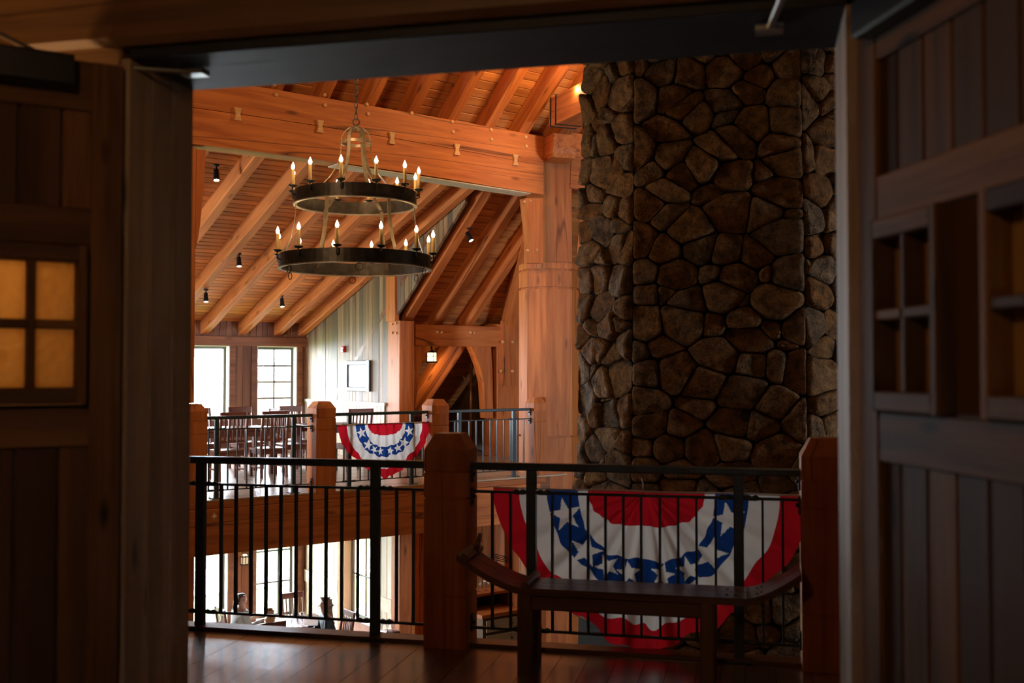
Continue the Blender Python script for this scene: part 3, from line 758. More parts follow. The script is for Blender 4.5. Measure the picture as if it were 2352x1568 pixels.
timber('pegged_block', pu((ua + ub) / 2 + 0.03, V_FRAME - 0.16, 1.33), pu((ua + ub) / 2 + 0.03, V_FRAME - 0.16, 2.62), ub - ua - 0.1, 0.1, M_FIR, p2, V_)
for x, y in ((1154, 785), (1177, 785), (1150, 852), (1176, 852)): peg(on_v(x, y, V_FRAME - 0.21), -V_, 0.03, p2, 0.04)
st = empty('inclined_strut', on_v(1168, 740, V_FRAME), 'leaning fir strut rising from the pegged post to the roof', 'timber strut')
timber('timber', on_v(1170, 742, V_FRAME - 0.05), on_v(1216, 540, 15.2), 0.30, 0.36, M_FIR, st)
timber('back_strut', on_v(1190, 742, V_FRAME + 0.2), on_v(1222, 600, 15.9), 0.12, 0.2, M_FIR, st)
lr = empty('loft_rafter', on_v(1000, 860, 17.8), 'lantern-lit diagonal rafter inside the loft behind the arch', 'rafter')
timber('timber', on_v(1062, 765, 17.3), on_v(948, 935, 17.9), 0.34, 0.30, M_FIR, lr, V_)

# lower beam carrying the gallery edge, posts below
gb = empty('gallery_beam', pu(7, V_RAIL, -0.8), 'heavy fir beam carrying the far gallery above the dining room', 'timber beam')
timber('timber', pu(2.5, V_RAIL, -0.475), pu(10.3, V_RAIL, -0.475), 0.34, 0.60, M_FIR, gb)
c = on_v(492, 1186, V_RAIL - 0.17)
mesh('pyramid_plug', [U_ * -0.045, ZZ * -0.055, U_ * 0.045, ZZ * 0.055, V_ * -0.04], [(0, 1, 4), (1, 2, 4), (2, 3, 4), (3, 0, 4)], M_PEG, gb, Matrix.Translation(c))
def lowpost(px0, px1, v, label, mat=M_FIR):
    a, b = on_v(px0, 1350, v).dot(U_), on_v(px1, 1350, v).dot(U_)
    r = empty('timber_post', pu((a + b) / 2, v, Z_LOW), label, 'timber post')
    timber('shaft', pu((a + b) / 2, v, Z_LOW), pu((a + b) / 2, v, -0.43), b - a, 0.3, mat, r, V_)
    timber('base_block', pu((a + b) / 2, v, Z_LOW), pu((a + b) / 2, v, Z_LOW + 0.3), b - a + 0.06, 0.36, mat, r, V_)
    return r
lowpost(908, 944, 16.2, 'orange fir post in the lower room left of the near newel')
lowpost(1148, 1200, 15.5, 'orange fir post in the lower room right of the near newel')
lq = lowpost(416, 437, 13.7, 'fir post with carved bracket below the gallery at the door jamb')
a = [on_v(x, y, 13.45) for x, y in ((452, 1222), (450, 1232), (444, 1243), (439, 1256))]
b = [on_v(x, y, 13.45) for x, y in ((436, 1224), (436, 1232), (434, 1243), (432, 1256))]
strip('carved_bracket', a, b, M_PALE, lq, V_ * 0.15)

# ------------------------------------------------------------------ stone chimney
ch = empty('stone_chimney', pa(-0.345, 12.05, Z_LOW), 'tall octagonal fieldstone chimney rising through the hall', 'chimney')
CC = (-0.345, 10.6 + 1.455)
def oct_pts(z, grow=0.0):
    k = 1 + 0.016 * (4.7 - z) / 1.455 * 1.0
    hwf, bvl = 0.82, 0.635
    o = [(-hwf, -1.455), (hwf, -1.455), (1.455, -hwf), (1.455, hwf), (hwf, 1.455), (-hwf, 1.455), (-1.455, hwf), (-1.455, -hwf)]
    kk = k * (1 + grow)
    return [pa(CC[0] + x * kk, CC[1] + y * kk, z) for x, y in o]
vs = oct_pts(Z_LOW, -0.025) + oct_pts(Z_TOP, -0.025)
c = pa(CC[0], CC[1], 0)
mesh('mortar_core', [v - c for v in vs], [tuple(range(7, -1, -1)), tuple(range(8, 16))] + [(i, (i + 1) % 8, (i + 1) % 8 + 8, i + 8) for i in range(8)], M_MORTAR, ch, Matrix.Translation(c))
def clip(poly, nx, ny, d):
    out = []
    for i in range(len(poly)):
        a, b = poly[i], poly[(i + 1) % len(poly)]
        da, db = nx * a[0] + ny * a[1] - d, nx * b[0] + ny * b[1] - d
        if da <= 0: out.append(a)
        if da * db < 0:
            t = da / (da - db); out.append((a[0] + (b[0] - a[0]) * t, a[1] + (b[1] - a[1]) * t))
    return out
def stones(i0, i1, z0, z1, seed, cell_w, cell_h, n_sub=1.0):
    rr = random.Random(seed)
    lo, hi = oct_pts(z0), oct_pts(z1)
    W = ((lo[i1] - lo[i0]).length + (hi[i1] - hi[i0]).length) / 2; H = z1 - z0
    seeds = []
    rows = int(H / cell_h)
    for r in range(rows):
        cols = max(1, round(W / cell_w * rr.uniform(0.8, 1.25)))
        for q in range(cols):
            x = (q + 0.5 + rr.uniform(-0.42, 0.42) + (0.25 if r % 2 else -0.25)) * W / cols
            y = (r + 0.5 + rr.uniform(-0.42, 0.42)) * H / rows
            seeds.append((min(max(x, 0.03), W - 0.03), y, rr.uniform(0, 0.055)))
    nrm = (hi[i1] - lo[i0]).cross(hi[i0] - lo[i0]); ctr = pa(CC[0], CC[1], (z0 + z1) / 2)
    mid = (lo[i0] + hi[i1]) / 2
    if nrm.dot(mid - ctr) < 0: nrm = -nrm
    nrm.normalize()
    asp = 1.25
    for si, (sx, sy, sw) in enumerate(seeds):
        poly = [(0, 0), (W, 0), (W, H), (0, H)]
        near = sorted(seeds, key=lambda q: (q[0] - sx) ** 2 + ((q[1] - sy) * asp) ** 2)[1:19]
        for qx, qy, qw in near:
            dx, dy = qx - sx, (qy - sy) * asp * asp
            d = (qx * qx - sx * sx + (qy * qy - sy * sy) * asp * asp + sw - qw) / 2
            poly = clip(poly, dx, dy, d)
            if len(poly) < 3: break
        if len(poly) < 3: continue
        cx, cy = sum(p[0] for p in poly) / len(poly), sum(p[1] for p in poly) / len(poly)
        # resample the outline, round it and pull it back from the joint
        per = []
        for k in range(len(poly)):
            a, b = poly[k], poly[(k + 1) % len(poly)]
            L = math.hypot(b[0] - a[0], b[1] - a[1])
            m = max(1, int(L / 0.045))
            per += [(a[0] + (b[0] - a[0]) * j / m, a[1] + (b[1] - a[1]) * j / m) for j in range(m)]
        for _ in range(1):
            per = [((per[k - 1][0] + 2 * per[k][0] + per[(k + 1) % len(per)][0]) / 4, (per[k - 1][1] + 2 * per[k][1] + per[(k + 1) % len(per)][1]) / 4) for k in range(len(per))]
        n = len(per)
        if n < 6: continue
        proud = rr.uniform(0.015, 0.095); tilt = (rr.uniform(-0.26, 0.26), rr.uniform(-0.28, 0.28))
        sd = rr.uniform(0, 100)
        rings = [(-0.004, -0.05), (-0.005, 0.25), (-0.012, 0.70), (-0.028, 0.95), (-0.055, 1.03), (-0.10, 1.0)]
        vs, fs = [], []
        O = lo[i0] + (lo[i1] - lo[i0]).normalized() * 0 
        ex = (lo[i1] - lo[i0]).normalized(); ey = ((hi[i0] + hi[i1]) / 2 - (lo[i0] + lo[i1]) / 2) / H
        def place(x, y):
            f = y / H; A = lo[i0].lerp(hi[i0], f); B = lo[i1].lerp(hi[i1], f)
            return A.lerp(B, x / W)
        C = place(cx, cy)
        for ins, hh in rings:
            for x, y in per:
                dx, dy = x - cx, y - cy; L = math.hypot(dx, dy) + 1e-6
                jit = noise.noise(Vector((x * 9 + sd, y * 9, 3))) * 0.010
                f = max(0.05, (L + ins + jit) / L) if ins > -0.05 else max(0.35, (L + ins) / L)
                X, Y = cx + dx * f, cy + dy * f
                bump = noise.noise(Vector((X * 6 + sd, Y * 6, 1))) * 0.034 + noise.noise(Vector((X * 17, Y * 17 + sd, 5))) * 0.016
                h = hh * proud + (bump + tilt[0] * (X - cx) + tilt[1] * (Y - cy)) * max(0, hh)
                vs.append(place(X, Y) + nrm * h - C)
        vs.append(nrm * (proud + noise.noise(Vector((cx * 6 + sd, cy * 6, 1))) * 0.028))
        for r in range(len(rings) - 1):
            for k in range(n):
                fs.append((r * n + k, r * n + (k + 1) % n, (r + 1) * n + (k + 1) % n, (r + 1) * n + k))
        base = (len(rings) - 1) * n
        for k in range(n): fs.append((base + k, base + (k + 1) % n, len(vs) - 1))
        me_o = mesh('stone', vs, fs, M_STONE, ch, Matrix.Translation(C), False)
        me_o.data.polygons.foreach_set('use_smooth', [True] * len(me_o.data.polygons))
stones(0, 1, -1.25, 5.5, 3, 0.34, 0.25)
stones(7, 0, -1.0, 5.4, 5, 0.27, 0.24)
stones(1, 2, -1.2, 5.4, 8, 0.30, 0.26)
#@@RAILS
# ------------------------------------------------------------------ railings
def newel(label, c, x, w, z0, z1, grooves, zbase=None):
    """square fir newel with grooves and a chamfered cap"""
    r = empty('newel_post', Vector((c.x, c.y, z0)), label, 'newel post')
    x = Vector(x).normalized(); y = ZZ.cross(x); h = w / 2
    def loft(name, prof):
        vs = [x * (sx * hh) + y * (sy * hh) + ZZ * (z - z0) for hh, z in prof for sx, sy in ((-1, -1), (1, -1), (1, 1), (-1, 1))]
        n = len(prof)
        fs = [(0, 3, 2, 1), tuple(4 * n - 4 + k for k in range(4))] + [(4 * i + j, 4 * i + (j + 1) % 4, 4 * i + 4 + (j + 1) % 4, 4 * i + 4 + j) for i in range(n - 1) for j in range(4)]
        return mesh(name, vs, fs, M_FIRV, r, Matrix.Translation((c.x, c.y, z0)))
    zc = z1 - 0.23
    prof = [(h, z0)]
    for g in grooves:
        prof += [(h, g), (h - 0.007, g + 0.003), (h - 0.007, g + 0.010), (h, g + 0.013)]
    prof += [(h, zc)]
    loft('shaft', prof)
    loft('cap', [(h - 0.007, zc), (h - 0.007, zc + 0.007), (h, zc + 0.010), (h, z1 - 0.095), (h * 0.60, z1)])
    return r
def railing(label, P, s0, s1, posts, n_bal, z0, zh, scale_w=1.0, brackets=(True, True), skip=()):
    """P(s, z): a point on the railing line; handrail, thin rails, posts with plates and square balusters"""
    d = (P(1, 0) - P(0, 0)).normalized(); nn = ZZ.cross(d)
    r = empty('steel_railing', P((s0 + s1) / 2, z0), label, 'railing')
    timber('handrail', P(s0, z0 + zh - 0.022), P(s1, z0 + zh - 0.022), 0.062, 0.044, M_STEEL, r)
    zt, zb = z0 + zh - 0.175, z0 + 0.105
    timber('top_rail', P(s0, zt), P(s1, zt), 0.022, 0.016, M_STEEL, r); timber('bottom_rail', P(s0, zb), P(s1, zb), 0.022, 0.016, M_STEEL, r)
    for p in posts:
        o = timber('post', P(p, z0 + 0.01), P(p, z0 + zh - 0.044), 0.056, 0.056, M_STEEL, r, d, 0.006)
        cbox('base_plate', P(p, z0 + 0.006), (0.15, 0.13, 0.012), M_STEEL, o, d, 0.004)
        for z in (zt, zb):
            for q in (-1, 1):
                pts = [P(p + q * (0.03 + 0.022 * k), z + 0.004 * (k % 2)) for k in range(5)]
                tube('twisted_collar', pts, [0.010, 0.018, 0.013, 0.018, 0.008], M_STEEL, o, 6)
    gaps = [s0] + list(posts) + [s1]
    for s in n_bal:
        timber('baluster', P(s, zb), P(s, zt), 0.034, 0.013, M_STEEL, r, d, 0.002)
    for e, on in ((s0, brackets[0]), (s1, brackets[1])):
        if on:
            for z in (z0 + zh - 0.07, zt - 0.03, zb + 0.03):
                q = 1 if e == s0 else -1
                b = cbox('bracket', P(e + q * 0.006, z), (0.012, 0.05, 0.10), M_STEEL, r, d, 0.003)
                lathe('bolt', [(0.012, 0), (0.012, 0.01), (0.006, 0.014)], P(e + q * 0.012, z), M_BLACK, b, 8, d * q)
    return r
def NP(s, z): return pa(s, T_RAIL, z)
def s_at(px): return on_t(px, 1250, T_RAIL).dot(A_S)
nw1 = pa(on_t(1021, 1300, T_RAIL - 0.13).dot(A_S), T_RAIL, 0)
NEWEL_W = 0.258
sN1 = nw1.dot(A_S); sN2 = on_t(1842, 1300, T_RAIL - 0.13).dot(A_S) + NEWEL_W / 2
newel('broad fir newel post in the middle of the near railing', nw1, A_S, NEWEL_W, 0.0, 1.262, [0.30, 0.875], 0)
newel('dark fir newel post beside the right door', pa(sN2, T_RAIL, 0), A_S, NEWEL_W, 0.0, 1.262, [0.30, 0.875], 0)
sL = s_at(300)
railing('near steel railing left of the broad newel, chandelier above it', NP, sL, sN1 - NEWEL_W / 2, [s_at(461), s_at(862)],
        [s_at(q) for q in (330, 365, 400, 428, 508, 542, 577, 611, 645, 680, 714, 749, 785, 822, 911, 950)], 0.0, 1.09, brackets=(False, True))
railing('near steel railing behind the bench, with the big bunting', NP, sN1 + NEWEL_W / 2, sN2 - NEWEL_W / 2, [s_at(1221), s_at(1697)],
        [s_at(q) for q in (1131, 1173, 1269, 1310, 1351, 1391, 1432, 1473, 1516, 1558, 1600, 1644, 1752, 1798)], 0.0, 1.09)
# far railing
def FP(s, z): return pu(s, V_RAIL, z)
def u_at(px): return on_v(px, 1040, V_RAIL).dot(U_)
FW = 0.30
uN = [u_at(441), u_at(738), u_at(1000), u_at(1230)]
labs = ['fir newel at the doorway edge of the far railing', 'fir newel left of the small bunting on the far railing', 'fir newel right of the small bunting on the far railing', 'fir newel against the big corner post']
for k, u in enumerate(uN): newel(labs[k], pu(u, V_RAIL), U_, FW if k < 3 else 0.24, -0.17, 1.20, [0.80], 0)
def bal(a, b, posts, sp=0.132):
    out = []; x = a + 0.07
    while x < b - 0.04:
        if all(abs(x - p) > 0.05 for p in posts): out.append(x)
        x += sp
    return out
for k, (lab, pp) in enumerate((('far steel railing in front of the gallery chairs', [497, 674]), ('far steel railing section carrying the small bunting', [802, 945]), ('far steel railing section in front of the arch', [1055, 1180]))):
    a, b = uN[k] + FW / 2, uN[k + 1] - FW / 2 + (0.03 if k == 2 else 0)
    ps_ = [u_at(q) for q in pp]
    railing(lab, FP, a, b, ps_, bal(a, b, ps_), Z_GAL, 1.09)
ns_ = at(1330, 900, 18.2)
tag(timber('newel_stub', Vector((ns_.x, ns_.y, -0.17)), Vector((ns_.x, ns_.y, 1.2)), 0.22, 0.22, M_FIR, None, V_), 'fir newel peeking out between corner post and chimney', 'newel post')

# ------------------------------------------------------------------ bunting
def bunting(label, origin, x, n, px_m, pleat, seed, tie_s):
    """fan of bands; measured in picture units of the near one, px_m metres per unit"""
    x = Vector(x).normalized(); n = Vector(n).normalized()
    r = empty('bunting', origin, label, 'bunting')
    HW, DP = 352.0, 368.0
    bands = [(0, 0), (130, 80), (152, 156), (224, 222), (290, 302), (352, 368)]
    mats = [M_CRED, M_CWHITE, M_CBLUE, M_CWHITE, M_CRED]
    names = ['red_center', 'white_pleats', 'blue_band', 'white_band', 'red_border']
    def disp(X, Z):
        th = math.atan2(-Z / DP, -X / HW); rho = math.hypot(X / HW, Z / DP)
        env = math.sin(min(math.pi, max(0, th))) ** 0.6
        d = 10 * pleat * rho * env * (math.sin(th * 23 + seed) + 0.5 * math.sin(th * 41 + 1.3 * seed)) + 6 * pleat * math.sin(rho * 7 + th * 3 + seed)
        d += 16 * rho * env
        return d
    def P3(X, Z, off=0.0): return x * (X * px_m) + ZZ * (Z * px_m) + n * ((disp(X, Z) + off) * px_m)
    def edge(hw, dp, th, wob):
        c, s_ = math.cos(th), math.sin(th)
        p = 0.62 + 1.2 * (hw / HW) ** 3
        k = 1 + wob * s_ * (0.018 * math.sin(th * 23 + seed) + 0.02 * math.sin(th * 11 + 2 * seed))
        return (-hw * math.copysign(abs(c) ** p, c) * k, -dp * s_ ** 0.95 * k)
    starpoly = []
    for k, (dg, rot) in enumerate(((17, 12), (47, -15), (66, 20), (81, 5), (98, -8), (116, 16), (135, -14), (163, 10))):
        th = math.radians(dg)
        e0, e1 = edge(bands[2][0], bands[2][1], th, 0), edge(bands[3][0], bands[3][1], th, 0)
        cx, cz = (e0[0] + e1[0]) / 2, (e0[1] + e1[1]) / 2
        Rr = 40 if k in (0, 1, 6, 7) else 30
        starpoly.append([(cx + (Rr if m % 2 == 0 else Rr * 0.40) * math.cos(math.radians(90 + rot + 36 * m)), cz + (Rr if m % 2 == 0 else Rr * 0.40) * math.sin(math.radians(90 + rot + 36 * m))) for m in range(10)])
    def inside(poly, X, Z):
        r_ = False
        for i in range(10):
            (x0, y0), (x1, y1) = poly[i - 1], poly[i]
            if (y0 > Z) != (y1 > Z) and X < (x1 - x0) * (Z - y0) / (y1 - y0) + x0: r_ = not r_
        return r_
    for b in range(5):
        nT, nR = (420, 34) if b == 2 else (150, 7)
        (h0, d0), (h1, d1) = bands[b], bands[b + 1]
        vs, fs, flat = [], [], []
        for i in range(nT + 1):
            th = math.pi * i / nT
            e0, e1 = edge(h0, d0, th, 1.0 if b else 0), edge(h1, d1, th, 1.0)
            for j in range(nR + 1):
                f = j / nR
                q = (e0[0] + (e1[0] - e0[0]) * f, e0[1] + (e1[1] - e0[1]) * f)
                flat.append(q); vs.append(P3(*q))
        stars = {}
        for i in range(nT):
            for j in range(nR):
                q = i * (nR + 1) + j
                fc = (q, q + 1, q + nR + 2, q + nR + 1)
                if b == 2:
                    X, Z = sum(flat[m][0] for m in fc) / 4, sum(flat[m][1] for m in fc) / 4
                    hits = [k for k in range(8) if inside(starpoly[k], X, Z)]
                    if hits:
                        stars.setdefault(hits[0], []).append(fc); continue
                fs.append(fc)
        def part(nm, faces, mat):
            used = sorted({m for f in faces for m in f}); mp = {m: i for i, m in enumerate(used)}
            mesh(nm, [vs[m] for m in used], [tuple(mp[m] for m in f) for f in faces], mat, r, Matrix.Translation(origin), True)
        part(names[b], fs, mats[b])
        for k in sorted(stars): part('star', stars[k], M_CWHITE)
    pts = [origin + P3(-350 + 700 * i / 30, 0) - ZZ * 0.004 for i in range(31)]
    tube('hem', pts, 0.006 * px_m / 0.0025, M_CWHITE, r, 6)
    for sx in tie_s:
        o = origin + P3(sx, 4)
        tube('cable_tie', [o, o + ZZ * 0.03 + n * 0.01, o + ZZ * 0.065 - x * 0.008], 0.003, M_CWHITE, r, 5)
    return r
bo = on_t(1483, 1127, T_RAIL + 0.045)
bunting('large red white and blue bunting hung on the near railing', bo, A_S, A_T, bo.y / F_PX * 1.0 / math.cos(AA) * 1.0, 1.0, 0.7, (-6, 342))
b0_, b1_ = on_v(772, 975, V_RAIL + 0.0), on_v(984, 968, V_RAIL + 0.0)
bc = (b0_ + b1_) / 2 - V_ * 0.05; bc.z = Z_GAL + 0.925
bunting('small red white and blue bunting hung on the far railing', bc, U_, -V_, (b1_ - b0_).length / 704.0, 0.9, 2.1, ())

# ------------------------------------------------------------------ bench
bn = empty('bench', pa(s_at(1420), 5.78, 0), 'dark curved-end wooden bench in front of the near railing', 'bench')
TB = 5.75
def sb(px): return on_t(px, 1340, TB).dot(A_S)
s_l, s_r = sb(1066), sb(1838)
s_a, s_b_ = sb(1215), sb(1715)
def seat_z(s):
    if s < s_a: return 0.455 + 0.17 * ((s_a - s) / (s_a - s_l)) ** 1.5
    if s > s_b_: return 0.455 + 0.14 * ((s - s_b_) / (s_r - s_b_)) ** 1.5
    return 0.455
for k, (t0, t1) in enumerate(((TB - 0.16, TB - 0.003), (TB + 0.003, TB + 0.15))):
    ss = [s_l + (s_r - s_l) * i / 40 for i in range(41)]
    a = [pa(s, t0, seat_z(s)) for s in ss]; b = [pa(s, t0, seat_z(s) - 0.038) for s in ss]
    mw = frame(pa((s_l + s_r) / 2, TB, 0.44), A_S); inv = mw.inverted(); vs = []
    for p, q in zip(a, b): vs += [inv @ p, inv @ q, inv @ (q + A_T * (t1 - t0)), inv @ (p + A_T * (t1 - t0))]
    fs = [(4 * i + j, 4 * i + (j + 1) % 4, 4 * i + 4 + (j + 1) % 4, 4 * i + 4 + j) for i in range(40) for j in range(4)] + [(3, 2, 1, 0), (160, 161, 162, 163)]
    mesh('seat_slat', vs, fs, M_BENCH, bn, mw)
for q in (1217, 1627):
    for t in (TB - 0.13, TB + 0.12):
        timber('leg', pa(sb(q), t, 0.0), pa(sb(q), t, 0.42), 0.075, 0.06, M_BENCH, bn, A_T, 0.006)
    timber('end_rail', pa(sb(q), TB - 0.1, 0.12), pa(sb(q), TB + 0.09, 0.12), 0.03, 0.05, M_BENCH, bn)
    timber('cross_rail', pa(sb(q), TB - 0.1, 0.385), pa(sb(q), TB + 0.09, 0.385), 0.04, 0.06, M_BENCH, bn)
for t in (TB - 0.13, TB + 0.12):
    timber('apron', pa(sb(1217) + 0.03, t, 0.375), pa(sb(1627) - 0.03, t, 0.375), 0.028, 0.08, M_BENCH, bn)
def cleat(s, name):
    dz = (seat_z(s + 0.02) - seat_z(s - 0.02)) / 0.04
    o = timber(name, pa(s, TB - 0.17, seat_z(s) + 0.018), pa(s, TB + 0.16, seat_z(s) + 0.018), 0.045, 0.03, M_BENCH, bn, (ZZ - A_S * dz))
    return o
cleat(s_l + 0.05, 'end_cleat'); cleat(s_a + 0.01, 'cleat')
tube('handle_peg', [pa(s_l + 0.06, TB + 0.02, seat_z(s_l + 0.06) + 0.02), pa(s_l + 0.085, TB + 0.05, seat_z(s_l) + 0.085)], [0.018, 0.012], M_BENCH, bn, 8)
for s in (sb(1670), sb(1690), sb(1740), sb(1750)):
    for t in (TB - 0.08, TB + 0.06): lathe('screw_plug', [(0.009, 0), (0.009, 0.003)], pa(s, t, seat_z(s)), M_BLACK, bn, 8)

# ------------------------------------------------------------------ doors
def door(name, label, hinge, heading, flip):
    """leaf from hinge along heading; visible face on side flip"""
    r = struct(name, hinge, label, 'door')
    d = Vector(heading).normalized(); nrm = Vector((-d.y, d.x, 0)) * flip   # towards the viewer's side
    WD, TH = 0.97, 0.045
    def bx(nm, d0, d1, z0, z1, n0, n1, mat, par=None, upright=True):
        c = hinge + d * ((d0 + d1) / 2) + nrm * ((n0 + n1) / 2)
        if upright: return timber(nm, c + ZZ * z0, c + ZZ * z1, d1 - d0, abs(n1 - n0), mat, par or r, nrm, 0.004)
        z = (z0 + z1) / 2
        return timber(nm, c - d * (d1 - d0) / 2 + ZZ * z, c + d * (d1 - d0) / 2 + ZZ * z, abs(n1 - n0), z1 - z0, mat, par or r, ZZ, 0.004)
    n = 8; w = (WD - 0.10) / n
    wins = [(0.095, 0.375), (0.52, 0.80)]
    for k in range(n):
        a = 0.05 + k * w
        for z0, z1 in ((0.16, 1.46), (2.06, 2.38)):
            bx('board', a + 0.003, a + w - 0.003, z0, z1, -TH / 2 + 0.004, TH / 2 - 0.012, M_DOOR)
    for z0, z1 in ((0.1, 1.5), (2.03, 2.42)): bx('core', 0.04, WD - 0.04, z0, z1, -TH / 2 + 0.006, -TH / 2 + 0.016, M_HEAD)  # backing added inside the leaf to stop lamp light showing through gaps
    for a, b in ((0.05, 0.095), (0.375, 0.52), (0.80, WD - 0.05)):
        bx('board', a, b, 1.46, 2.06, -TH / 2 + 0.004, TH / 2 - 0.012, M_DOOR)
    bx('stile', 0, 0.085, 0.02, 2.50, -TH / 2, TH / 2 + 0.002, M_DOOR); bx('stile', WD - 0.085, WD, 0.02, 2.50, -TH / 2, TH / 2 + 0.002, M_DOOR)
    for z0, z1 in ((0.02, 0.22), (1.43, 1.545), (1.985, 2.09), (2.36, 2.50)):
        bx('rail', 0.085, WD - 0.085, z0, z1, -TH / 2, TH / 2, M_DOOR, None, False)
    for a, b in wins:
        z0, z1 = 1.548, 1.982; f = 0.026; pr = TH / 2 + 0.03
        g = bx('window_frame', a, a + f, z0, z1, -TH / 2, pr, M_DOOR)
        bx('window_frame', b - f, b, z0, z1, -TH / 2, pr, M_DOOR)
        bx('window_frame', a + f, b - f, z1 - 0.045, z1, -TH / 2, pr, M_DOOR, None, False)
        bx('window_frame', a + f, b - f, z0, z0 + 0.045, -TH / 2, pr, M_DOOR, None, False)
        bx('muntin', (a + b) / 2 - 0.010, (a + b) / 2 + 0.010, z0 + 0.045, z1 - 0.045, -0.012, pr - 0.006, M_DOOR)
        zc = (z0 + z1) / 2
        for x0, x1 in ((a + f, (a + b) / 2 - 0.01), ((a + b) / 2 + 0.01, b - f)):
            bx('muntin', x0, x1, zc - 0.012, zc + 0.012, -0.012, pr - 0.004, M_DOOR, None, False)
            bx('pane', x0, x1, z0 + 0.045, zc - 0.012, -0.008, -0.002, M_DGLASS); bx('pane', x0, x1, zc + 0.012, z1 - 0.045, -0.008, -0.002, M_DGLASS)
    return r, d, nrm
HL = pa(S0 - 0.02, T_IN - 0.015); HRt = pa(S1 + 0.045, T_IN - 0.02)
dl, d_l, n_l = door('door_1', 'left open door leaf with amber rippled panes', HL, (-math.cos(math.radians(32)), -math.sin(math.radians(32)), 0), 1)
dr, d_r, n_r = door('door_2', 'right open door leaf with two small four-pane windows', HRt, (0.157, -0.988, 0), -1)
# overhead closers
def closer(label, root, d, n, hinge, shoe, elbow, off=0.36):
    r = empty('door_closer', hinge + d * 0.35 + ZZ * 2.3, label, 'door closer')
    p = hinge + d * off + n * 0.05 + ZZ * 2.455
    timber('body', p - d * 0.22, p + d * 0.22, 0.06, 0.09, M_BLACK, r)
    lathe('spindle', [(0.02, 0), (0.02, 0.05)], p + ZZ * 0.04, M_BLACK, r, 10)
    e = Vector(elbow)
    timber('arm', p + ZZ * 0.09, e, 0.022, 0.010, M_ALU, r); timber('link', e, Vector(shoe), 0.018, 0.010, M_ALU, r)
    cbox('shoe', Vector(shoe), (0.07, 0.05, 0.02), M_ALU, r, A_S)
closer('black closer with steel arm on the left door', dl, d_l, n_l, HL, pa(S0 + 0.13, T_IN + 0.12, Z_DOOR - 0.012), pa(S0 - 0.16, T_IN - 0.10, 2.50))
closer('black closer with steel arm on the right door', dr, d_r, n_r, HRt, pa(S1 - 0.18, T_IN + 0.10, Z_DOOR - 0.012), pa(S1 - 0.12, T_IN - 0.42, 2.52), 0.30)
#@@FURN
# ------------------------------------------------------------------ chandelier
YC = 10.0
CX = at(817, 500, YC).x
z_lo, z_up, z_cap, z_ap = at(817, 618, YC).z, at(817, 472, YC).z, at(817, 331, YC).z, at(817, 291, YC).z
R_lo, R_up, R_cap = 0.715, 0.575, 0.14
cl = empty('chandelier', (CX, YC, z_lo), 'two-tier iron ring chandelier with lit candle bulbs', 'chandelier')
def ring(name, r, z, h, th=0.014, mat=M_RING):
    n = 72; vs = []
    for j in range(n):
        a = 2 * math.pi * j / n; c, s_ = math.cos(a), math.sin(a)
        vs += [((r - th / 2) * c, (r - th / 2) * s_, 0), ((r + th / 2) * c, (r + th / 2) * s_, 0), ((r + th / 2) * c, (r + th / 2) * s_, h), ((r - th / 2) * c, (r - th / 2) * s_, h)]
    fs = [(4 * j + k, 4 * j + (k + 1) % 4, 4 * ((j + 1) % n) + (k + 1) % 4, 4 * ((j + 1) % n) + k) for j in range(n) for k in range(4)]
    return mesh(name, vs, fs, mat, cl, Matrix.Translation((CX, YC, z)))
ring('lower_ring', R_lo, z_lo, 0.125); ring('upper_ring', R_up, z_up, 0.125)
ring('lower_rim', R_lo, z_lo - 0.008, 0.010, 0.036, M_STRAP); ring('upper_rim', R_up, z_up - 0.008, 0.010, 0.034, M_STRAP)
ring('cap_ring', R_cap, z_cap, 0.028, 0.008, M_STRAP)
def pol(a, r, z): return Vector((CX + r * math.sin(a), YC - r * math.cos(a), z))
def strap(name, prof, a):
    pts, ns, sd = [], [], []
    for i, (r, z) in enumerate(prof):
        pts.append(pol(a, r, z))
        p, q = prof[max(0, i - 1)], prof[min(len(prof) - 1, i + 1)]
        dr_, dz_ = q[0] - p[0], q[1] - p[1]; L = math.hypot(dr_, dz_)
        ns.append(Vector((math.sin(a) * dz_ / L, -math.cos(a) * dz_ / L, -dr_ / L)))
        sd.append(Vector((math.cos(a), math.sin(a), 0)))
    return ribbon(name, pts, ns, 0.034, 0.008, M_STRAP, cl, sd)
prof_dome = [(0.012, z_ap + 0.005)] + [(R_cap * math.sin(t * math.pi / 2 / 6), z_cap + 0.02 + (z_ap - z_cap - 0.02) * math.cos(t * math.pi / 2 / 6)) for t in range(1, 7)]
n = 12
for i in range(1, n + 1):
    f = i / n
    prof_dome.append((R_cap + (R_up - 0.012 - R_cap) * f ** 2.3, z_cap + 0.02 + (z_up + 0.02 - z_cap - 0.02) * f ** 0.93))
prof_low = [(R_up - 0.012 + (R_lo - R_up) * (i / 10) ** 2.2, z_up + 0.02 + (z_lo + 0.06 - z_up - 0.02) * (i / 10)) for i in range(11)]
for k in range(6):
    strap('upper_strap', prof_dome, math.radians(-19 + 60 * k)); strap('lower_strap', prof_low, math.radians(-19 + 60 * k))
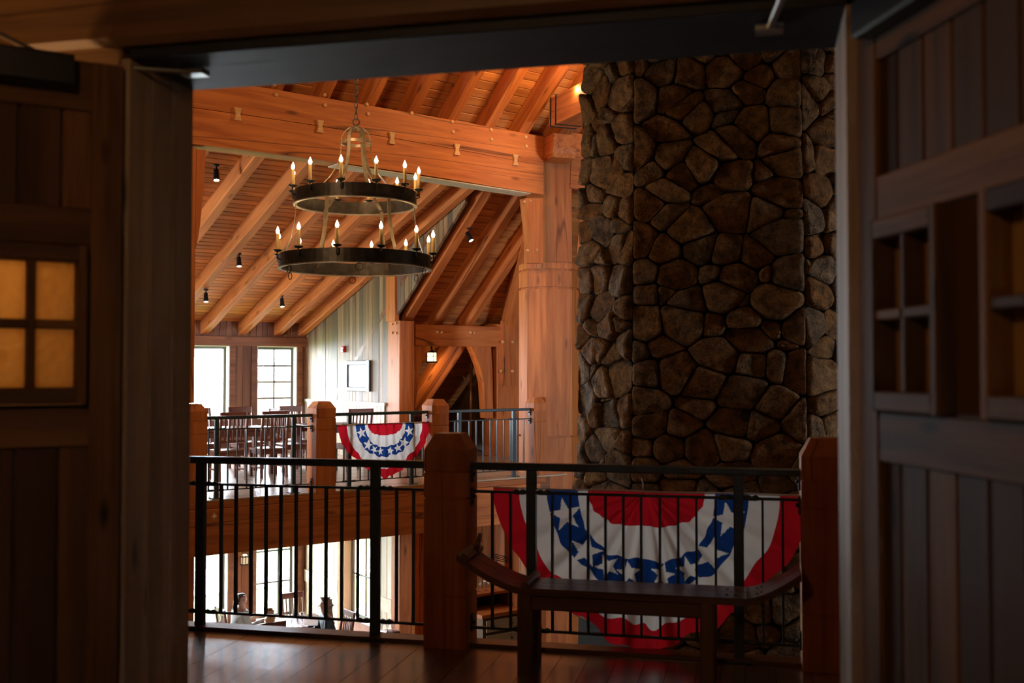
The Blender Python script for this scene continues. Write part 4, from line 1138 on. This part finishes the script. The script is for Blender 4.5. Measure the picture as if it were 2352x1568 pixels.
def candle(a, R_, z):
    p = pol(a, R_ + 0.035, z + 0.14)
    b = tube('bracket', [pol(a, R_ + 0.008, z + 0.06), pol(a, R_ + 0.04, z + 0.07), pol(a, R_ + 0.038, z + 0.135)], 0.007, M_BLACK, cl, 6)
    lathe('drip_pan', [(0.008, -0.012), (0.030, -0.006), (0.046, 0.008), (0.043, 0.010), (0.010, 0.0)], p, M_BLACK, b, 14)
    s_ = lathe('candle', [(0.016, 0), (0.016, 0.155), (0.010, 0.16)], p, M_CANDLE, cl, 10)
    lathe('bulb', [(0.008, 0), (0.015, 0.014), (0.017, 0.026), (0.011, 0.044), (0.003, 0.062), (0.0005, 0.068)], p + ZZ * 0.158, M_BULB, s_, 10)
for k in range(12):
    a = math.radians(-4 + 30 * k)
    candle(a, R_up, z_up); candle(a, R_lo, z_lo)
for k in range(6):
    a = math.radians(11 + 60 * k)
    c = pol(a, R_lo, z_lo - 0.045)
    t_ = Vector((math.cos(a), math.sin(a), 0))
    tube('hanging_ring', [c + (t_ * math.cos(q * math.pi / 8) + ZZ * math.sin(q * math.pi / 8)) * 0.033 for q in range(16)], 0.004, M_BLACK, cl, 6, True)
c = Vector((CX, YC, z_ap + 0.045))
tube('loop', [c + Vector((math.cos(q * math.pi / 8), 0, math.sin(q * math.pi / 8))) * 0.032 for q in range(16)], 0.006, M_BLACK, cl, 6, True)
z = z_ap + 0.10; k = 0; first = None
while z < 7.9:
    if k < 2:
        ax = Vector((1, 0, 0)) if k % 2 == 0 else Vector((0, 1, 0))
        c = Vector((CX, YC, z))
        o = tube('chain_link', [c + ax * (0.014 * math.cos(q * math.pi / 6)) + ZZ * (0.036 * math.sin(q * math.pi / 6)) for q in range(12)], 0.0045, M_BLACK, cl, 5, True)
        first = (first or []) + [o]
    else:
        share(first[k % 2], cl, Matrix.Translation((CX, YC, z)), 'chain_link')
    z += 0.056; k += 1
lathe('ceiling_cup', [(0.09, 0), (0.09, 0.02), (0.03, 0.05)], (CX, YC, z - 0.03), M_BLACK, cl, 16)

# ------------------------------------------------------------------ track spots
def track_spot(px, py, v, label, aim, power):
    p = on_v(px, py, v)
    r = empty('track_spot', p, label, 'spotlight')
    lathe('mount', [(0.04, 0.0), (0.04, 0.03)], p + ZZ * 0.10, M_BLACK, r, 12)
    tube('stem', [p + ZZ * 0.11, p + ZZ * 0.0], 0.01, M_BLACK, r, 6)
    d = Vector(aim).normalized()
    b = lathe('lamp_body', [(0.02, -0.10), (0.036, -0.09), (0.04, 0.0), (0.047, 0.06), (0.05, 0.075)], p - ZZ * 0.03, M_BLACK, r, 14, d)
    lathe('lens', [(0.040, 0.076), (0.0, 0.080)], p - ZZ * 0.03, M_SPOTLENS, b, 14, d)
    q = p - ZZ * 0.03 + d * 0.09
    spot(q, q + d, power, 80, 0.7, (1, 0.75, 0.45), 0.04)
dn = Vector((0.12, -0.25, -1))
track_spot(497, 398, 14.6, 'black track spot nearest the left end of the beam', dn, 25)
track_spot(549, 598, 17.2, 'black track spot in the middle of the dormer ceiling', dn, 25)
track_spot(473, 680, 18.6, 'black track spot above the plain gallery window', dn, 25)
track_spot(648, 692, 18.8, 'black track spot above the corner window', dn, 25)
track_spot(1078, 540, 14.9, 'black track spot on the rafter right of the chandelier', Vector((0.5, -0.3, -1)), 25)

# ------------------------------------------------------------------ wall things
pc = on_u(822, 862, U_CHK - 0.02)
fr = empty('framed_picture', pc, 'grey framed picture with pale mat on the board wall', 'picture')
pw, phh = 0.66, 0.62
va, vb = on_u(792, 862, U_CHK - 0.03).dot(V_), on_u(850, 862, U_CHK - 0.03).dot(V_)
pw = abs(va - vb); pz0, pz1 = on_u(822, 898, U_CHK).z, on_u(822, 828, U_CHK).z
vc = (va + vb) / 2; zc = (pz0 + pz1) / 2; phh = pz1 - pz0
for q in (-1, 1):
    timber('frame_side', pu(U_CHK - 0.03, vc + q * (pw / 2 - 0.07), pz0), pu(U_CHK - 0.03, vc + q * (pw / 2 - 0.07), pz1), 0.14, 0.05, M_GREYFRAME, fr, U_)
    timber('frame_side', pu(U_CHK - 0.03, vc - pw / 2 + 0.14, zc + q * (phh / 2 - 0.04)), pu(U_CHK - 0.03, vc + pw / 2 - 0.14, zc + q * (phh / 2 - 0.04)), 0.05, 0.08, M_GREYFRAME, fr)
M_ART = mottled('pale_print', (0.16, 0.19, 0.22), (0.50, 0.50, 0.48), 5, 0.4, 0, 0)
cbox('print', pu(U_CHK - 0.018, vc, zc), (pw - 0.28, 0.012, phh - 0.16), M_ART, fr, V_)
al = empty('fire_alarm', on_u(788, 802, U_CHK - 0.02), 'small red fire alarm strobe above the picture', 'fire alarm')
q = on_u(788, 802, U_CHK - 0.035)
cbox('housing', q, (0.10, 0.05, 0.13), M_RED_AL, al, V_, 0.01); cbox('strobe', q - U_ * 0.03 - ZZ * 0.015, (0.06, 0.02, 0.035), M_WHITE, al, V_, 0.006)
lathe('sounder', [(0.02, 0), (0.018, 0.008)], q - U_ * 0.022 + ZZ * 0.04, M_RED_AL, al, 10, -U_)
# hanging lantern in the arch
ln_ = on_v(992, 820, V_FRAME + 0.15)
la = empty('hanging_lantern', ln_, 'lit black-framed lantern hanging in the arch', 'lantern')
lathe('roof_cap', [(0.105, 0), (0.10, 0.012), (0.03, 0.03), (0.025, 0.05), (0.0, 0.055)], ln_ + ZZ * 0.085, M_BLACK, la, 14)
lathe('base_ring', [(0.11, 0), (0.11, 0.03), (0.08, 0.03)], ln_ - ZZ * 0.11, M_BLACK, la, 14)
lathe('glass', [(0.085, -0.082), (0.085, 0.084)], ln_, M_LAMPGLASS, la, 14)
for k in range(4):
    a = math.radians(20 + 90 * k); o = Vector((math.cos(a), math.sin(a), 0)) * 0.094
    tube('bar', [ln_ + o - ZZ * 0.09, ln_ + o + ZZ * 0.09], 0.006, M_BLACK, la, 5)
tube('hoop', [ln_ + Vector((math.cos(q * math.pi / 8), math.sin(q * math.pi / 8), 0)) * 0.094 + ZZ * 0.015 for q in range(16)], 0.005, M_BLACK, la, 5, True)
tube('hanger', [ln_ + ZZ * 0.13, ln_ + ZZ * 0.18 + V_ * 0.02, ln_ + ZZ * 0.27], [0.008, 0.02, 0.015], M_BLACK, la, 6)
point(ln_ - V_ * 0.0 - ZZ * 0.18, 14, (1, 0.62, 0.25), 0.06)
# small table lamp seen past the slim post
ls = on_v(951, 912, 18.6)
tl = empty('table_lamp', ls, 'small lit table lamp with paper shade behind the slim post', 'lamp')
lathe('shade', [(0.11, -0.08), (0.05, 0.10)], ls, M_SHADE, tl, 16)
lathe('base', [(0.06, -1.0 + 0.64), (0.02, -0.33), (0.025, -0.2), (0.012, -0.08)], ls, M_BLACK, tl, 12)
sdt = empty('side_table', Vector((ls.x, ls.y, Z_GAL)), 'small dark side table under the paper-shade lamp', 'table')
zt_ = ls.z - 0.36
lathe('top', [(0.22, -0.03), (0.22, 0)], (ls.x, ls.y, zt_), M_CHAIR, sdt, 18)
for k in range(3):
    a = 2.1 * k; tube('leg', [Vector((ls.x, ls.y, zt_ - 0.03)) + Vector((math.cos(a), math.sin(a), 0)) * 0.08, Vector((ls.x, ls.y, Z_GAL)) + Vector((math.cos(a), math.sin(a), 0)) * 0.2], 0.018, M_CHAIR, sdt, 6)
# coat stand
cs = on_v(1082, 940, 17.9); cs.z = Z_GAL
co = empty('coat_stand', cs, 'rustic branch coat stand inside the arch', 'coat stand')
ztop = on_v(1082, 833, 17.9).z
tube('pole', [cs, cs + ZZ * (ztop - Z_GAL)], [0.04, 0.03], M_BENCH, co, 8)
zb_ = on_v(1082, 888, 17.9).z
for dx, y0 in ((-0.20, 863), (-0.13, 866), (0.15, 870)):
    tube('branch_hook', [cs + ZZ * (zb_ - Z_GAL), cs + ZZ * (zb_ - Z_GAL + 0.05) + U_ * dx * 0.5, cs + ZZ * (on_v(1082, y0, 17.9).z - Z_GAL) + U_ * dx], [0.02, 0.016, 0.010], M_BENCH, co, 6)
for k in range(3):
    a = 2.1 * k; tube('foot', [cs + ZZ * 0.12, cs + Vector((math.cos(a), math.sin(a), 0)) * 0.25 + ZZ * 0.02], 0.02, M_BENCH, co, 6)
# wall sconce below
sp_ = on_v(560, 1284, V_WIN - 0.05)
so = empty('wall_sconce', sp_, 'square wall sconce between the tall lower windows', 'sconce')
cbox('glass', sp_ - V_ * 0.05, (0.115, 0.09, 0.17), plain('sconce_glass', (0.6, 0.55, 0.5), 0.3, emit=(1, 0.75, 0.45), es=0.5), so, U_)
lathe('bulb_glow', [(0.04, 0), (0.045, 0.02), (0.0, 0.03)], sp_ - V_ * 0.05 + ZZ * 0.085, M_LAMPGLASS, so, 10)
for x in (-0.062, 0, 0.062): timber('bar', sp_ - V_ * 0.1 + U_ * x - ZZ * 0.10, sp_ - V_ * 0.1 + U_ * x + ZZ * 0.10, 0.014, 0.014, M_BLACK, so, V_)
for z in (-0.1, 0.06): cbox('band', sp_ - V_ * 0.05 + ZZ * z, (0.14, 0.12, 0.018), M_BLACK, so, U_)

# ------------------------------------------------------------------ chairs and tables
def chair(name, label, c, yaw, z, group):
    """slat-back chair, back at local -y"""
    r = empty(name, Vector((c.x, c.y, z)), label, 'chair', group)
    X = Vector((math.cos(yaw), math.sin(yaw), 0)); Y = Vector((-math.sin(yaw), math.cos(yaw), 0)); O = Vector((c.x, c.y, z))
    def P(x, y, q): return O + X * x + Y * y + ZZ * q
    w, d = 0.21, 0.2
    for sx in (-1, 1):
        timber('front_leg', P(sx * w, d, 0), P(sx * w, d, 0.42), 0.045, 0.045, M_CHAIR, r, Y)
        timber('back_post', P(sx * w, -d - 0.03, 0), P(sx * w, -d, 0.45), 0.042, 0.05, M_CHAIR, r, Y)
        timber('back_post', P(sx * w, -d, 0.44), P(sx * w, -d - 0.09, 1.05), 0.042, 0.045, M_CHAIR, r, Y)
        timber('side_rail', P(sx * w, -d, 0.16), P(sx * w, d, 0.16), 0.022, 0.035, M_CHAIR, r)
        timber('seat_rail', P(sx * w, -d, 0.40), P(sx * w, d, 0.40), 0.025, 0.06, M_CHAIR, r)
    for q, y in ((0.40, d), (0.40, -d)): timber('seat_rail', P(-w, y, q), P(w, y, q), 0.025, 0.06, M_CHAIR, r)
    timber('seat', P(-w - 0.02, 0, 0.445), P(w + 0.02, 0, 0.445), 0.44, 0.035, M_CHAIR, r, ZZ, 0.012)
    timber('crest_rail', P(-w - 0.022, -d - 0.085, 1.0), P(w + 0.022, -d - 0.085, 1.0), 0.03, 0.11, M_CHAIR, r)
    timber('lower_rail', P(-w, -d - 0.025, 0.60), P(w, -d - 0.025, 0.60), 0.025, 0.045, M_CHAIR, r)
    for k in range(5):
        x = -0.13 + 0.065 * k
        timber('slat', P(x, -d - 0.03, 0.61), P(x, -d - 0.078, 0.95), 0.028, 0.012, M_CHAIR, r, Y)
    return r
def table(label, c, yaw, z, L, W):
    r = empty('dining_table', Vector((c.x, c.y, z)), label, 'table')
    X = Vector((math.cos(yaw), math.sin(yaw), 0)); Y = Vector((-math.sin(yaw), math.cos(yaw), 0)); O = Vector((c.x, c.y, z))
    timber('top', O - X * L / 2 + ZZ * 0.74, O + X * L / 2 + ZZ * 0.74, W, 0.04, M_CHAIR, r, ZZ, 0.01)
    for sx in (-1, 1):
        for sy in (-1, 1):
            q = O + X * sx * (L / 2 - 0.07) + Y * sy * (W / 2 - 0.07)
            timber('leg', q, q + ZZ * 0.72, 0.08, 0.08, M_CHAIR, r, X)
        timber('apron', O + Y * sx * (W / 2 - 0.06) - X * (L / 2 - 0.1) + ZZ * 0.67, O + Y * sx * (W / 2 - 0.06) + X * (L / 2 - 0.1) + ZZ * 0.67, 0.025, 0.1, M_CHAIR, r)
    return r
g = 'slat-back chairs on the gallery'
t1u, t1v = 6.33, 16.65
table('dark dining table in front of the plain gallery window', pu(t1u, t1v), AU, Z_GAL, 1.36, 0.85)
table('dark dining table by the corner window of the gallery', pu(8.25, 16.75), AU, Z_GAL, 1.1, 0.85)
chair('dining_chair', 'brown slat-back chair at the gallery window, nearest the doorway edge', pu(6.2, 17.45), AU + math.pi, Z_GAL, g)
chair('dining_chair', 'brown slat-back chair against the railing, nearest the doorway edge', pu(6.02, 15.85), AU, Z_GAL, g)
chair('dining_chair', 'brown slat-back chair in front of the pier between the gallery windows', pu(6.95, 17.4), AU + math.pi, Z_GAL, g)
chair('dining_chair', 'brown slat-back chair against the railing below the corner window', pu(6.72, 15.9), AU, Z_GAL, g)
chair('dining_chair', 'brown slat-back chair below the right side of the corner window', pu(7.95, 17.5), AU + math.pi, Z_GAL, g)
chair('dining_chair', 'brown slat-back chair turned sideways just left of the far newel', pu(7.40, 16.55), AU - math.pi / 2, Z_GAL, g)
chair('dining_chair', 'brown slat-back chair alone behind the small bunting', pu(8.25, 15.95), AU, Z_GAL, g)

# lower dining group
ZL = Z_LOW
tc_ = at(668, 1430, 18.7); tcv = Vector((tc_.x, tc_.y, 0))
table('lower dining table laid with glasses and plates', tcv, AU, ZL, 1.3, 0.85)
def on_low(px, py, Y): p = at(px, py, Y); return Vector((p.x, p.y, ZL))
gl = 'slat-back chairs at the lower table'
chair('dining_chair', 'brown slat-back chair empty on the far side of the lower table', on_low(686, 1400, 19.6), AU + math.pi, ZL, gl)
chair('dining_chair', 'brown slat-back chair at the near side of the lower table', on_low(611, 1430, 17.72), AU, ZL, gl)
chair('dining_chair', 'brown slat-back chair under the person in the light hooded jacket', on_low(541, 1430, 18.7), AU - math.pi / 2, ZL, gl)
chair('dining_chair', 'brown slat-back chair under the person in the dark jacket', on_low(766, 1430, 18.2), AU + math.pi / 2, ZL, gl)
ztab = ZL + 0.76
def tumbler(name, label, p, tall=0.16, goblet=True):
    r = empty(name, p, label, 'glass', 'glasses on the lower table')
    if goblet:
        lathe('bowl', [(0.006, 0.06), (0.03, 0.085), (0.038, 0.12), (0.032, tall)], p, M_DRINK, r, 12)
        lathe('stem', [(0.032, 0), (0.03, 0.004), (0.005, 0.008), (0.005, 0.062)], p, M_DRINK, r, 12)
    else:
        lathe('bowl', [(0.028, 0.0), (0.034, tall)], p, M_DRINK, r, 12); lathe('foot', [(0.029, 0), (0.0, 0.012)], p, M_DRINK, r, 12)
for px, Y, gb_, lab in ((694, 18.55, True, 'tall stemmed glass in front of the empty lower chair'), (652, 18.6, True, 'short stemmed glass left on the lower table'), (672, 18.4, False, 'clear tumbler in the middle of the lower table'), (683, 18.9, False, 'clear tumbler at the back of the lower table')):
    p = at(px, 1428, Y); tumbler('drinking_glass', lab, Vector((p.x, p.y, ztab)), 0.22 if px == 694 else 0.13, gb_)
for px, Y, rr_, lab in ((708, 18.3, 0.11, 'white plate at the right end of the lower table'), (660, 18.3, 0.12, 'white plate at the near edge of the lower table')):
    p = at(px, 1430, Y)
    pr_ = empty('plate', Vector((p.x, p.y, ztab)), lab, 'plate', 'plates on the lower table')
    lathe('well', [(rr_ * 0.6, 0.0), (rr_ * 0.6, 0.006), (0, 0.006)], (p.x, p.y, ztab), M_PORC, pr_, 18); lathe('rim', [(rr_ * 0.55, 0.003), (rr_, 0.015), (rr_, 0.018), (rr_ * 0.6, 0.007)], (p.x, p.y, ztab), M_PORC, pr_, 18)
p = at(712, 1430, 18.15)
mn = empty('menu_card', Vector((p.x, p.y, ztab)), 'open white menu lying at the table corner', 'menu')
cbox('page', Vector((p.x - 0.06, p.y, ztab + 0.004)), (0.11, 0.16, 0.005), M_WHITE, mn, U_); cbox('page', Vector((p.x + 0.06, p.y, ztab + 0.004)), (0.11, 0.16, 0.005), M_WHITE, mn, U_)

# ------------------------------------------------------------------ people
def skinned(name, verts, edges, rad, mat, parent, mw, root=0, sub=2):
    me = bpy.data.meshes.new(name); me.from_pydata(verts, edges, []); me.materials.append(mat)
    o = bpy.data.objects.new(name, me); COL.objects.link(o); reg(o, mw, parent)
    sk = o.modifiers.new('skin', 'SKIN'); sk.use_smooth_shade = True
    d = me.skin_vertices[0].data
    for i, r in enumerate(rad):
        d[i].radius = (r, r) if not isinstance(r, tuple) else r
    d[root].use_root = True
    sb_ = o.modifiers.new('smooth', 'SUBSURF'); sb_.levels = sb_.render_levels = sub
    return o
def person(label, c, yaw, z, k, jacket, trousers, hair_col, lean=0.06, ponytail=False, arms='table', head_down=0.02):
    """seated figure facing local +y, k scales the size"""
    root_mw = Matrix.Translation((c.x, c.y, z)) @ Matrix.Rotation(yaw, 4, 'Z') @ Matrix.Scale(1, 4)
    def S(v): return tuple(q * k if i < 2 else (0.47 + (q - 0.47) * k) for i, q in enumerate(v))
    hx = [(0, 0, 0.52), (0, -0.01, 0.66), (0, lean * 0.6, 0.82), (0, lean, 0.97), (0, lean + 0.01, 1.06), (0, lean + 0.025, 1.12), (0, lean + 0.035, 1.19), (0, lean + 0.03, 1.25)]
    rad = [(0.16, 0.12), (0.14, 0.11), (0.155, 0.11), (0.13, 0.09), (0.055, 0.055), (0.058, 0.068), (0.078, 0.092), (0.062, 0.075)]
    ed = [(i, i + 1) for i in range(7)]
    V = list(hx)
    def chain(start, pts, rs):
        prev = start
        for p, r in zip(pts, rs):
            V.append(p); rad.append(r); ed.append((prev, len(V) - 1)); prev = len(V) - 1
        return prev
    for sx in (-1, 1):
        hand = (sx * 0.13, lean + 0.40, 0.79)
        wr = chain(3, [(sx * 0.17, lean, 0.965), (sx * 0.235, lean + 0.06, 0.72), (sx * 0.15, lean + 0.32, 0.775), hand], [0.06, 0.045, 0.032, (0.034, 0.02)])
        for f in range(4):
            o_ = (f - 1.5) * 0.02
            chain(wr, [(hand[0] + o_, hand[1] + 0.05 + 0.006 * (f in (1, 2)), 0.80), (hand[0] + o_ * 0.9, hand[1] + 0.085 + 0.008 * (f in (1, 2)), 0.785)], [0.009, 0.007])
        chain(wr, [(hand[0] - sx * 0.035, hand[1] + 0.01, 0.80), (hand[0] - sx * 0.05, hand[1] + 0.04, 0.795)], [0.010, 0.008])
        chain(0, [(sx * 0.10, 0.05, 0.52), (sx * 0.11, 0.42, 0.50), (sx * 0.11, 0.44, 0.10), (sx * 0.11, 0.42, 0.05), (sx * 0.11, 0.56, 0.04)], [0.09, 0.065, 0.045, 0.045, 0.035])
    sc = k
    V2 = [S(v) for v in V]; rad2 = [tuple(q * sc for q in (r if isinstance(r, tuple) else (r, r))) for r in rad]
    body = skinned('person', V2, ed, rad2, M_SKIN, None, root_mw)
    tag(body, label, 'person', 'people at the lower table')
    # jacket with sleeves, trousers, shoes
    JV = [(0, 0, 0.50), (0, -0.01, 0.66), (0, lean * 0.6, 0.82), (0, lean, 0.98), (0, lean + 0.005, 1.03)]
    JR = [(0.18, 0.14), (0.165, 0.135), (0.175, 0.13), (0.145, 0.105), (0.075, 0.075)]
    JE = [(0, 1), (1, 2), (2, 3), (3, 4)]
    for sx in (-1, 1):
        b_ = len(JV)
        JV += [(sx * 0.18, lean, 0.97), (sx * 0.24, lean + 0.06, 0.72), (sx * 0.16, lean + 0.30, 0.775)]; JR += [0.075, 0.06, 0.045]
        JE += [(3, b_), (b_, b_ + 1), (b_ + 1, b_ + 2)]
    skinned('jacket', [S(v) for v in JV], JE, [tuple(q * sc for q in (r if isinstance(r, tuple) else (r, r))) for r in JR], jacket, body, root_mw)
    TV = [(0, 0, 0.52), (0, 0, 0.58)]; TR = [(0.175, 0.135), (0.16, 0.12)]; TE = [(0, 1)]
    for sx in (-1, 1):
        b_ = len(TV); TV += [(sx * 0.10, 0.05, 0.52), (sx * 0.11, 0.42, 0.50), (sx * 0.11, 0.44, 0.12)]; TR += [0.10, 0.078, 0.06]
        TE += [(0, b_), (b_, b_ + 1), (b_ + 1, b_ + 2)]
    skinned('trousers', [S(v) for v in TV], TE, [tuple(q * sc for q in (r if isinstance(r, tuple) else (r, r))) for r in TR], trousers, body, root_mw)
    hz = lean + 0.03
    if ponytail:
        HV = [(0, hz - 0.025, 1.205), (0, hz - 0.03, 1.255), (0, hz - 0.09, 1.20), (0, hz - 0.135, 1.17), (0, hz - 0.15, 1.06), (0, hz - 0.13, 0.95)]; HR = [(0.086, 0.09), (0.07, 0.08), 0.05, 0.032, 0.035, 0.015]
    else:
        HV = [(0, hz - 0.025, 1.205), (0, hz - 0.03, 1.26), (0, hz - 0.075, 1.13), (0, hz - 0.11, 1.0), (0, hz - 0.13, 0.86), (0, hz - 0.13, 0.78)]; HR = [(0.092, 0.095), (0.075, 0.085), (0.10, 0.06), (0.12, 0.05), (0.11, 0.04), (0.06, 0.02)]
    skinned('hair', [S(v) for v in HV], [(0, 1), (0, 2), (2, 3), (3, 4), (4, 5)], [tuple(q * sc for q in (r if isinstance(r, tuple) else (r, r))) for r in HR], hair_col, body, root_mw)
    fz = lean + 0.035
    def blob(nm, p, s_, mat): return lathe(nm, [(0.0005, -s_), (s_ * 0.8, -s_ * 0.5), (s_, 0), (s_ * 0.8, s_ * 0.5), (0.0005, s_)], root_mw @ Vector(S(p)), mat, body, 8)
    for sx in (-1, 1): blob('eye', (sx * 0.03, fz + 0.082, 1.185), 0.009 * k, M_BLACK); blob('ear', (sx * 0.08, fz - 0.005, 1.175), 0.018 * k, M_SKIN)
    blob('nose', (0, fz + 0.098, 1.165), 0.014 * k, M_SKIN); blob('mouth', (0, fz + 0.085, 1.13), 0.012 * k, plain('lip', (0.5, 0.2, 0.17), 0.5))
    return body
M_HOOD = plain('grey_fleece', (0.50, 0.54, 0.54), 0.9); M_NAVY = plain('dark_jacket', (0.02, 0.025, 0.035), 0.6); M_JEANS = plain('denim', (0.08, 0.11, 0.18), 0.8)
M_HB = plain('dark_brown_hair', (0.03, 0.018, 0.012), 0.5); M_HL = plain('light_brown_hair', (0.30, 0.19, 0.11), 0.45); M_HY = plain('blond_hair', (0.62, 0.46, 0.26), 0.45)
M_CREAM = plain('cream_knit', (0.7, 0.64, 0.55), 0.9)
person('person with dark ponytail in a light hooded jacket, seated', on_low(545, 1430, 18.6), AU - math.pi / 2 + 0.1, ZL, 1.0, M_HOOD, M_JEANS, M_HB, 0.06, True)
person('small blond person seated with back to the railing', on_low(620, 1430, 17.82), AU, ZL, 0.86, M_CREAM, M_JEANS, M_HY, 0.05)
person('person with long light brown hair in a dark jacket, seated', on_low(757, 1430, 18.3), AU + math.pi / 2 - 0.2, ZL, 0.98, M_NAVY, M_JEANS, M_HL, 0.07)
# grey patio-style panel behind the child
# wine glasses on a stand by the near newel
gs = on_low(890, 1430, 16.6)
pt = empty('pedestal_table', gs, 'small round pedestal table by the lower fir post', 'table')
zq = at(890, 1452, 16.6).z
lathe('top', [(0.2, -0.03), (0.2, 0)], (gs.x, gs.y, zq), M_CHAIR, pt, 20); lathe('column', [(0.18, ZL - zq), (0.05, ZL - zq + 0.06), (0.035, -0.05), (0.06, -0.03)], (gs.x, gs.y, zq), M_CHAIR, pt, 14)
for k, (dx, dy) in enumerate(((-0.09, 0.0), (0.0, 0.05), (0.09, -0.02))):
    p = Vector((gs.x + dx, gs.y + dy, zq))
    tumbler('wine_glass', ('left', 'middle', 'right')[k] + ' stemmed glass of three on the pedestal table', p, 0.20, True)

# sideboard, crate and chair seen under the bench end
sbp = on_low(1128, 1420, 14.6)
sd = empty('sideboard', sbp, 'rustic wooden sideboard with pale drawers in the lower room', 'sideboard')
zs_ = at(1128, 1398, 14.6).z
cbox('body', Vector((sbp.x, sbp.y, (ZL + zs_) / 2)), (0.62, 0.5, zs_ - ZL - 0.05), M_BENCH, sd, U_); cbox('top', Vector((sbp.x, sbp.y, zs_ - 0.02)), (0.68, 0.55, 0.05), M_FIR, sd, U_)
for k in range(3):
    q = Vector((sbp.x, sbp.y, zs_ - 0.16 - 0.2 * k)) - V_ * 0.26
    dw = cbox('drawer', q, (0.52, 0.03, 0.16), M_PALE, sd, U_, 0.01)
    for x in (-0.15, 0.15): lathe('knob', [(0.008, 0), (0.016, 0.012), (0.01, 0.022)], q - V_ * 0.015 + U_ * x, M_BLACK, dw, 8, -V_)
bx_ = empty('hutch', Vector((sbp.x, sbp.y, zs_)) + V_ * 0.12, 'dark open hutch with a shelf of glasses on the sideboard', 'hutch')
zh_ = at(1128, 1362, 14.7).z
for x in (-0.3, 0.3): timber('side', Vector((sbp.x, sbp.y, zs_ + 0.005)) + V_ * 0.12 + U_ * x, Vector((sbp.x, sbp.y, zh_)) + V_ * 0.12 + U_ * x, 0.03, 0.25, M_CHAIR, bx_, V_)
cbox('back', Vector((sbp.x, sbp.y, (zs_ + zh_) / 2 + 0.003)) + V_ * 0.235, (0.6, 0.02, zh_ - zs_), M_BLACK, bx_, U_)
cbox('shelf', Vector((sbp.x, sbp.y, zh_ + 0.02)) + V_ * 0.12, (0.68, 0.28, 0.04), M_FIR, bx_, U_)
for k in range(5):
    tumbler('wine_glass', 'glass number counted from the railing side on the hutch shelf'.replace('number counted', ('nearest', 'second', 'third', 'fourth', 'last')[k]), Vector((sbp.x, sbp.y, zh_ + 0.041)) + V_ * 0.12 + U_ * (-0.26 + 0.13 * k), 0.16, True)
wr_ = empty('wire_rack', at(1150, 1284, 15.25), 'dark wire rack of hanging glasses on the lower post', 'rack')
for k in range(4):
    tube('wire', [at(1112 + 3 * k, 1276 + 4 * k, 15.2), at(1135, 1272 + 4 * k, 15.1), at(1168, 1280 + 4 * k, 15.25)], 0.006, M_BLACK, wr_, 5)
for k in range(3):
    tube('wire', [at(1118 + 20 * k, 1276, 15.2), at(1122 + 20 * k, 1292, 15.15)], 0.005, M_BLACK, wr_, 5)
chair('dining_chair', 'pale-lit slat-back chair below the sideboard drawers', on_low(1122, 1560, 12.6), AU + 2.4, ZL, 'slat-back chairs at the lower table')

# ------------------------------------------------------------------ outside
M_LAWN = mottled('lawn', (0.10, 0.22, 0.05), (0.22, 0.34, 0.10), 1.5, 0.9)
M_PAVE = mottled('pale_paving', (0.45, 0.44, 0.42), (0.6, 0.58, 0.55), 0.8, 0.8)
tag(cbox('ground', pu(20, 40, Z_LOW - 0.35), (70, 50, 0.1), M_LAWN, None, U_), 'green lawn outside the lower windows', 'lawn', None, 'structure')
tag(cbox('path', pu(15, 27, Z_LOW - 0.27), (30, 3.5, 0.05), M_PAVE, None, U_), 'pale paved path across the lawn outside', 'path', None, 'structure')
M_BRICK = plain('red_render', (0.34, 0.15, 0.10), 0.8); M_ROOF = plain('grey_roof', (0.2, 0.2, 0.22), 0.8)
def house(label, c, L, W, h):
    r = empty('house', Vector((c.x, c.y, Z_LOW - 0.3)), label, 'building')
    cbox('wall', Vector((c.x, c.y, Z_LOW - 0.3 + h / 2)), (L, W, h), M_BRICK, r, U_)
    b = Vector((c.x, c.y, Z_LOW - 0.3 + h))
    prism('roof', [(-L / 2 - 0.3, 0), (L / 2 + 0.3, 0), (0, h * 0.45)], b, U_, ZZ, W + 0.6, M_ROOF, r)
    for k in range(3):
        q = Vector((c.x, c.y, Z_LOW - 0.3 + h * 0.55)) - V_ * (W / 2 + 0.02) + U_ * (-L / 3 + L / 3 * k)
        f = cbox('window', q, (0.9, 0.06, 1.2), M_WHITE, r, U_); cbox('pane', q - V_ * 0.02, (0.7, 0.05, 1.0), M_SASH, f, U_)
dirw = ray(800, 1300); dirw.normalize()
house('red brick house outside the lower side window', at(790, 1010, 60), 9, 7, 5.0)
house('red brick house partly hidden outside the lower side window', at(835, 1010, 78), 9, 7, 6.0)
